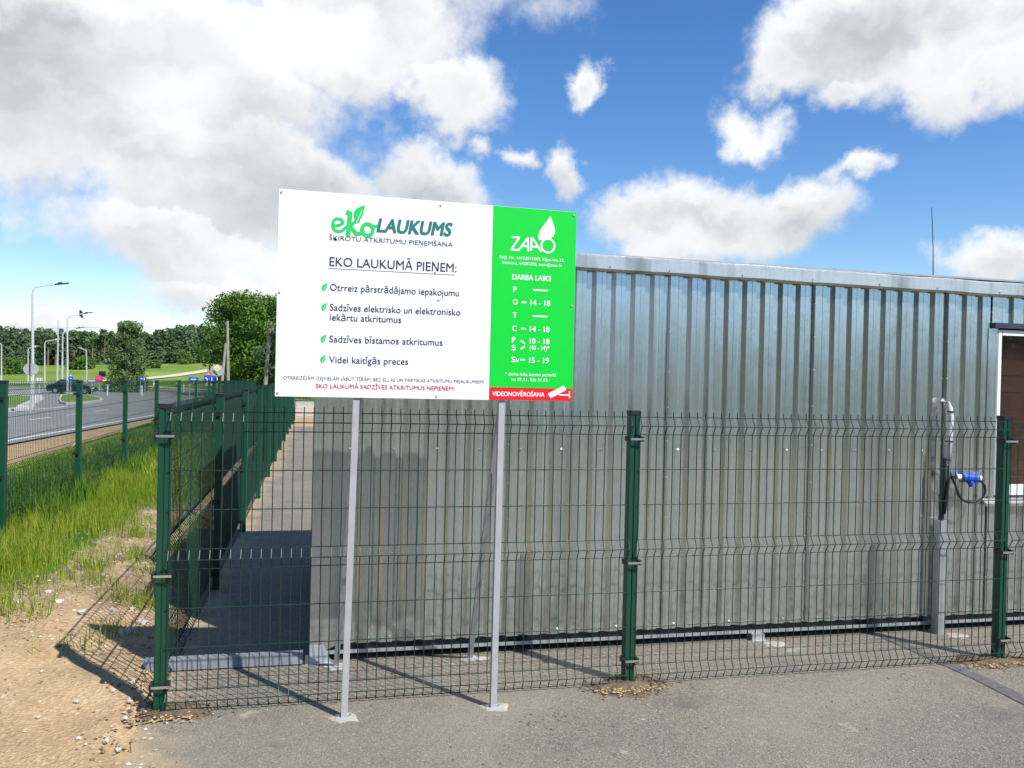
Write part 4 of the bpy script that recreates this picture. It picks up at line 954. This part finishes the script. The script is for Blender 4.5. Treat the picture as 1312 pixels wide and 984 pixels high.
tree('broadleaf_tree', 'dark low tree filling in right of the big round tree', -1.2, 72, -.6, 6.5, 6, 34, 9000, .30, MT['leaf_wood'], MT['bark'], 6, 'round', .05)
tree('broadleaf_tree', 'tall thin dark tree whose top shows at the left edge of the sign', -0.75, 55.5, -.5, 8.9, 3.3, 26, 2600, .20, MT['leaf_dark'], MT['bark'], 8, 'round', .25)
tree('birch_tree', 'loose pale green birch standing beside the far bend of the road', -17.9, 88.6, -.6, 7.3, 4.3, 60, 15000, .20, MT['leaf_birch'], MT['palebark'], 9, 'skirt', .0)
tree('leaning_tree', 'thin leaning bare tree just left of the birch', -22.0, 105, -.6, 5.6, 1.6, 6, 160, .3, MT['leaf_birch'], MT['palebark'], 10, 'oval', .6)
for i, (x, y, h, w, s) in enumerate(((1.2, 62, 6, 5, 1), (4.6, 66, 7, 6, 2), (8.5, 64, 7, 6, 3))):
    tree('broadleaf_tree', ['dark tree far behind the low wall under the sign', 'second dark tree behind the metal building', 'third dark tree behind the metal building'][i], x, y, -.5, h, w, 22, 3500, .34, MT['leaf_dark'], MT['bark'], 40+s)
for i, (x, y, h, w, lb) in enumerate(((-23.5, 222, 5.0, 5.5, 'light green young tree on the hillside nearest the big round tree'), (-30.5, 214, 3.6, 5.0, 'small shrub on the hillside left of the light green young tree'), (-41.5, 206, 1.8, 2.6, 'tiny dark shrub low on the open hillside'), (-34.5, 200, 1.6, 4.0, 'flat dark shrub low on the hillside under the young trees'), (-44, 214, 1.6, 2.8, 'tiny shrub high on the open hillside'))):
    tree('hill_shrub', lb, x, y, float(terrain(x, y))-.1, h, w, 9, 500, .5, MT['leaf_bush'], MT['bark'], 60+i, 'oval', .05)
for i, (x, y, h, w, lb) in enumerate(((-58, 180, 3.4, 8.5, 'rounded green bush low on the slope left of the round sign'), (-49, 196, 3.0, 6, 'rounded green bush below the bare pine trunks'))):
    tree('hill_shrub', lb, x, y, float(terrain(x, y))-.1, h, w, 12, 1100, .55, MT['leaf_bush'], MT['bark'], 70+i, 'round', .02)
# far wood: one mass of crowns
C_, R_ = [], []
rr = random.Random(99)
def topline(x):   # how high the wood stands, west to east
    return float(np.interp(x, [-120, -85, -72, -60, -45, -38, -25, 0, 40], [13, 11.5, 10.5, 10.0, 10.4, 12.6, 12.8, 11.5, 12]))
for row, (yy, dh) in enumerate(((224, -6.2), (232, -3.2), (240, -1.4), (249, 0.0), (258, .4), (268, .8))):
    x = -150
    while x < 60:
        x += rr.uniform(1.6, 3.6); y = yy+rr.uniform(-3, 3)
        if -68 < x < -50 and row <= 1: continue
        top = topline(x)+dh+rr.uniform(-1.4, 1.3); g = float(terrain(x, y)); conifer = rr.random() < (.45 if x < -20 else .2)
        h = top-g+g*.35
        nseg = 6
        for j in range(nseg):
            t = (j+.3)/nseg; rad = (2.5*(1-t)+.35) if conifer else 2.3*math.sqrt(max(.08, 1-(2*t-1)**2*.8))
            C_.append((x+rr.uniform(-.5, .5), y+rr.uniform(-.5, .5), g+h*t*(1.06 if conifer else .97))); R_.append(rad)
V = leaf_quads(C_, R_, [int(60+50*r_) for r_ in R_], .85, 77, 1.0, .5)
place('woodland', quad_mesh('woodland', V, MT['leaf_wood']), kind='stuff', label='dense dark green wood along the top of the hillside')
# bare pine trunks with thin crowns at the wood's edge
ORD = ['first', 'second', 'third', 'fourth', 'fifth', 'sixth', 'seventh', 'eighth', 'ninth', 'tenth', 'eleventh']
for i, x in enumerate(np.linspace(-65, -51.5, 11)):
    y = 228+rr.uniform(-3, 3); g = float(terrain(x, y))
    root = thing('pine_tree', 'bare brown pine trunk in the gap of the wood, '+ORD[i]+' from the left', 'tree', (float(x), y, g-.2), 0, 'bare trunked pines at the edge of the wood')
    hh = 7.6+rr.uniform(-.8, .8)
    b = MB(); b.tube([(0, 0, 0), (rr.uniform(-.2, .2), 0, hh*.5), (rr.uniform(-.3, .3), 0, hh)], .24, 5, .1); b.build('trunk', MT['pinebark'], root)
    V = leaf_quads([(0, 0, hh*.80), (.4, 0, hh*.93), (-.3, .3, hh*1.02)], [1.7, 1.4, 1.0], [60, 50, 34], .9, 200+i); place('crown', quad_mesh('crown', V, MT['leaf_wood']), root)
# wood behind the camera, seen only as a reflection in the sheet metal
C_, R_ = [], []
for x in np.arange(-40, 95, 4.2):
    for row, yy in enumerate((-27, -32)):
        h = 2.6+row*1.0+rr.uniform(-.7, .7)
        for t in (.2, .7): C_.append((x+rr.uniform(-1, 1), yy+rr.uniform(-1.5, 1.5), h*t)); R_.append(2.4)
for az in np.arange(-158, -84, 3.2):
    for rad_ in (52, 60):
        h = 15+rr.uniform(-2, 2); x = rad_*math.sin(math.radians(az)); yy = rad_*math.cos(math.radians(az))
        for t in (.08, .25, .45, .65, .85): C_.append((x+rr.uniform(-1, 1), yy+rr.uniform(-1, 1), h*t)); R_.append(3.4*math.sqrt(1-(2*t-1)**2*.6))
V = leaf_quads(C_, R_, [110]*len(C_), 1.3, 78, 1.0, .4)
place('woodland', quad_mesh('woodland', V, MT['leaf_wood']), kind='stuff', label='belt of green trees across the yard from the metal building')

# ------------------------------------------------------------------ poles, lamps, road signs, car
r = thing('utility_pole', 'weathered wooden power pole with a propping second leg before the big round tree', 'pole', (-6.34, 70.1, -.6))
b = MB(); b.tube([(0, 0, 0), (-.2, 0, 6.56)], .15, 8, .11); b.build('pole', MT['wood'], r)
b = MB(); b.tube([(-.62, -.1, 0), (-.30, 0, 4.7)], .14, 8, .10); b.build('prop_leg', MT['wood'], r)
b = MB()
for dx in (-.5, .35): b.tube([(dx-.2, 0, 6.15), (dx-.2, 0, 6.35)], .06, 6)
b.box(-.75, .25, -.05, .05, 6.08, 6.16); b.build('crossarm', MT['darkmetal'], r)
r = thing('utility_pole', 'single leaning wooden pole close to the left edge of the sign', 'pole', (-2.75, 57.3, -.55))
b = MB(); b.tube([(0, 0, 0), (.30, 0, 5.68)], .15, 8, .11); b.build('pole', MT['wood'], r)
b = MB(); b.tube([(-6.54, 70.1, 5.6), (-30, 120, 7.2), (-75, 215, 9.8)], .02, 4); props(b.build('power_cable', MT['darkmetal']), 'thin power cable sagging leftwards from the propped wooden pole', 'cable')

def lamp(label, bx, by, bz, tx, ty, tz_, ex, ey, ez, r_, dark, group='street lamps along the road'):
    root = thing('street_lamp', label, 'street lamp', (bx, by, -.7), 0, group)
    H_ = tz_+.7; dx, dy = ex-bx, ey-by; a = Vector((dx, dy, 0))
    b = MB(); b.tube([(0, 0, 0), (tx-bx, ty-by, H_-.5)], r_, 8, r_*.6)
    k_ = [(tx-bx, ty-by, H_-.5)]
    for t in (.2, .5, .8, 1): k_.append((tx-bx+a.x*.12*t*t, ty-by+a.y*.12*t*t, H_-.5+.5*math.sin(t*math.pi/2)))
    k_.append((tx-bx+a.x*.62, ty-by+a.y*.62, H_+(ez-tz_)*.62))
    b.tube(k_, r_*.6, 6, r_*.45); b.build('pole', MT['lamp'], root)
    d = Vector((a.x, a.y, ez-tz_)); u = d.normalized(); c = Vector((tx-bx, ty-by, H_))+d*.82
    b = MB(); side = u.cross(Vector((0, 0, 1))).normalized()
    b.obox(c, u*max(.28, d.length*.20), side*.13, side.cross(u)*.035); b.obox(c-u*.1-side.cross(u)*(-.05), u*.12, side*.08, side.cross(u)*.05)
    b.build('lamp_head', MT['black'] if dark else MT['lamp'], root)
lamp('nearest tall street lamp, with a round sign seen below it', -15.32, 50.12, 0, -15.43, 50.09, 6.43, -13.55, 50.6, 6.75, .10, True)
lamp('tall street lamp with a dark head, second from the left fence posts', -20.64, 77.7, 0, -20.76, 77.67, 6.31, -18.75, 78.2, 6.75, .10, True)
lamp('tall street lamp just left of the second one, its small dark head lower', -24.9, 92.1, 0, -24.95, 92.1, 5.5, -23.0, 92.6, 6.05, .10, True)
lamp('short street lamp between the round sign and the dark car, arm to the right', -31.05, 108, 0, -31.13, 108, 4.89, -29.5, 108.4, 5.2, .10, False)
lamp('small distant street lamp directly left of the round sign', -39.89, 131.5, 0, -39.97, 131.5, 4.46, -38.7, 131.8, 4.84, .10, False)
lamp('distant street lamp at the far left edge of the view', -38.11, 115.3, 0, -38.18, 115.27, 4.64, -39.2, 115.0, 4.8, .10, False)
lamp('distant street lamp with its arm to the left, standing left of the birch', -34.43, 141.25, 0, -34.51, 141.2, 4.54, -35.5, 141.0, 4.95, .10, False)
b = MB(); b.obox((-20.0, 79, 6.62), (.12, 0, .02), (0, .1, 0), (.0, 0, .22)); b.obox((-20.05, 79, 6.9), (.07, 0, 0), (0, .06, 0), (.03, 0, .06)); b.obox((-19.9, 79, 6.35), (.08, 0, -.03), (0, .05, 0), (.02, 0, .08))
props(b.build('bird', MT['black']), 'dark bird perched above the arm of the second tall street lamp', 'bird')
b = MB(); b.tube([(-23.2, 84, -.7), (-23.2, 84, 6.3)], .09, 8, .05); props(b.build('mast', MT['lamp']), 'plain pale thin mast standing beside the second tall street lamp', 'mast')

def disc(b, c, r_, y0, y1, n=20, sx=1.0): b.prism([(r_*sx*math.cos(2*math.pi*i/n), r_*math.sin(2*math.pi*i/n)) for i in range(n)], y0, y1)
def flat_sign(name, label, x, y, zc, zb, shape, w, h, m, extra=(), back=None, posts=(0,), ang=.25, group=None):
    root = thing(name, label, 'road sign', (x, y, 0), -ang*0, group)
    for k_ in posts:
        b = MB(); b.tube([(k_, .05, zb), (k_, .05, zc+h*.4)], .035, 6); b.build('post', MT['lamp'], root)
    def poly(sh, w_, h_, ox, oz, dy, mm, nm):
        if sh == 'round': q = [(ox+w_/2*math.cos(2*math.pi*i/22), oz+h_/2*math.sin(2*math.pi*i/22)) for i in range(22)]
        elif sh == 'rect': q = [(ox-w_/2, oz-h_/2), (ox+w_/2, oz-h_/2), (ox+w_/2, oz+h_/2), (ox-w_/2, oz+h_/2)]
        elif sh == 'tri': q = [(ox-w_/2, oz-h_/2), (ox+w_/2, oz-h_/2), (ox, oz+h_/2)]
        elif sh == 'dia': q = [(ox, oz-h_/2), (ox+w_/2, oz), (ox, oz+h_/2), (ox-w_/2, oz)]
        elif sh == 'bar': q = [(ox-w_/2, oz+h_/2-.03), (ox-w_/2+.03, oz+h_/2), (ox+w_/2, oz-h_/2+.03), (ox+w_/2-.03, oz-h_/2)]
        n = len(q); b = MB()
        b.add([(u, dy-.012, zc+v) for u, v in q]+[(u, dy+.012, zc+v) for u, v in q], [tuple(range(n)), tuple(range(2*n-1, n-1, -1))]+[(i, n+i, n+(i+1) % n, (i+1) % n) for i in range(n)])
        return b.build(nm, mm, root)
    poly(shape, w, h, 0, 0, 0, m, 'sign_plate')
    for j, e in enumerate(extra): poly(e[0], e[1], e[2], e[3], e[4], -.026-.004*j, e[5], e[6])
    return root
flat_sign('road_sign', 'grey back of a large round road sign beside the nearest tall lamp', -13.45, 43.38, 1.62, -.7, 'round', .74, .62, MT['signgrey'], [('rect', .06, .62, -.05, 0, MT['darkmetal'], 'bracket')], posts=(0,))
flat_sign('road_sign', 'small pale striped plate right of the round grey sign', -15.85, 53.05, .98, -.7, 'rect', .46, .20, MT['signgrey'], [('rect', .05, .2, -.08, 0, MT['white'], 'stripe'), ('rect', .05, .2, .08, 0, MT['white'], 'stripe')])
flat_sign('road_sign', 'small blue road sign just left of a thick green fence post', -19.18, 72.91, .86, -.7, 'round', .42, .36, MT['signblue'], [('rect', .14, .05, .02, 0, MT['white'], 'symbol'), ('round', .14, .12, .0, .24, MT['whiteplastic'], 'lamp')])
flat_sign('road_sign', 'flat blue and white direction board left of the red ringed sign', -18.77, 78.16, .60, -.7, 'rect', .85, .18, MT['signblue'], [('rect', .6, .06, .0, .0, MT['white'], 'lettering_band')])
flat_sign('road_sign', 'round pink and red ringed sign left of the birch', -15.99, 68.54, .94, -.7, 'round', .66, .50, MT['signpink'], [('round', .42, .32, -.06, 0, simple('pink_sign', (0.6, 0.04, 0.35), 0.5), 'inner_disc')])
flat_sign('road_sign', 'dark square board behind the red ringed sign', -21.28, 92.98, 1.16, .3, 'rect', .66, .60, MT['black'])
flat_sign('road_sign', 'wide blue sign with white marks right of the birch', -15.6, 83.94, .80, -.7, 'rect', .62, .32, MT['signblue'], [('rect', .05, .22, .14, 0, MT['white'], 'symbol'), ('rect', .2, .05, -.1, .04, MT['white'], 'symbol')], posts=(-.2, .2))
flat_sign('road_sign', 'low blue rectangular place name sign on two posts', -7.12, 54.92, 1.16, -.6, 'rect', .62, .28, MT['signblue'], [('rect', .34, .10, 0, 0, simple('pale_blue_print', (0.3, 0.45, 0.8), 0.5), 'lettering_band')], posts=(-.24, .24))
flat_sign('road_sign', 'blue lane arrow sign with white marks and a pale plate below', -5.01, 45.1, 1.28, -.5, 'rect', .56, .36, MT['signblue'], [('rect', .035, .20, .15, 0, MT['white'], 'symbol'), ('rect', .03, .28, .0, 0, simple('mid_blue', (0.1, 0.25, 0.6), 0.5), 'divider'), ('rect', .04, .18, -.10, -.02, MT['white'], 'symbol'), ('rect', .13, .04, -.15, .06, MT['white'], 'symbol'), ('rect', .36, .17, 0, -.285, MT['whiteplastic'], 'sub_plate')])
flat_sign('road_sign', 'red warning triangle sign above the blue lane arrow sign', -5.08, 45.25, 1.62, .4, 'tri', .46, .36, MT['signpink'], [('tri', .28, .20, 0, -.02, MT['signgrey'], 'inner_triangle')])
flat_sign('road_sign', 'round grey sign carrying a yellow diamond, closest to the wooden poles', -4.07, 40.17, 1.78, -.4, 'round', .62, .60, MT['signgrey'], [('bar', .28, .26, -.09, -.12, MT['darkmetal'], 'dark_bar'), ('dia', .34, .36, .0, .10, MT['white'], 'diamond_border'), ('dia', .26, .28, .0, .10, MT['yellow'], 'yellow_diamond')])
for i, (x, y) in enumerate(((-14.2, 76), (-17.1, 76.5), (-42.0, 127), (-13.0, 92), (-20.5, 118))):
    b = MB(); b.tube([(x, y, -.66), (x, y, .25)], .07, 6); b.obox((x, y, .3), (.08, 0, 0), (0, .05, 0), (0, 0, .05)); props(b.build('marker_post', MT['whiteplastic']), 'small white roadside marker post '+('left of the birch, below the red ringed sign', 'between the red ringed sign and the birch', 'far left beyond the round grey sign', 'just right of the blue sign by the birch', 'behind the top of the outer fence, right of the birch')[i], 'marker post', 'white roadside marker posts')

# car
def car(x, y, z, rz, label):
    root = thing('parked_car' if False else 'car', label, 'car', (x, y, z), rz)
    def loft(secs, w_of, nm, m, par):
        b = MB(); vs = []
        for (px_, z0, z1, w_) in secs:
            for s_ in (-1, 1):
                pass
            vs += [(px_, -w_, z0), (px_, w_, z0), (px_, w_*.98, (z0+z1)/2+.05), (px_, w_*.86, z1), (px_, -w_*.86, z1), (px_, -w_*.98, (z0+z1)/2+.05)]
        n = 6; m_ = len(secs)
        fs = [(i*n+k_, i*n+(k_+1) % n, (i+1)*n+(k_+1) % n, (i+1)*n+k_) for i in range(m_-1) for k_ in range(n)]+[tuple(range(n-1, -1, -1)), tuple((m_-1)*n+k_ for k_ in range(n))]
        b.add(vs, fs); return b.build(nm, m, par)
    body = loft([(-2.25, .38, .78, .74), (-2.1, .25, .92, .82), (-1.2, .22, .95, .88), (0, .22, .96, .9), (1.0, .22, .92, .88), (1.9, .24, .80, .82), (2.25, .34, .62, .70)], None, 'body', MT['carpaint'], root)
    cab = loft([(-1.75, .93, .95, .74), (-1.1, .93, 1.36, .66), (-.2, .93, 1.44, .66), (.45, .93, 1.36, .66), (1.15, .92, .95, .76)], None, 'cabin', MT['glass'], root)
    b = MB(); b.box(-1.0, .38, -.6, .6, 1.365, 1.455); b.build('roof', MT['carpaint'], root)
    for wx_ in (-1.35, 1.4):
        for sy in (-1, 1):
            b = MB(); b.tube([(wx_, sy*.70, .31), (wx_, sy*.89, .31)], .31, 14); w_ = b.build('wheel', MT['blackrub'], root)
            b = MB(); b.tube([(wx_, sy*.885, .31), (wx_, sy*.90, .31)], .19, 10); b.build('rim', MT['steel'], w_)
    for sy in (-1, 1):
        b = MB(); b.obox((2.16, sy*.6, .62), (.05, 0, 0), (0, .14, 0), (0, 0, .06)); b.build('headlight', MT['whiteplastic'], root)
    return root
CAR = car(-20.7, 79.6, -.60, -.08, 'dark car on the road seen through the outer green fence')

CAR.scale = (.9, .9, .88)
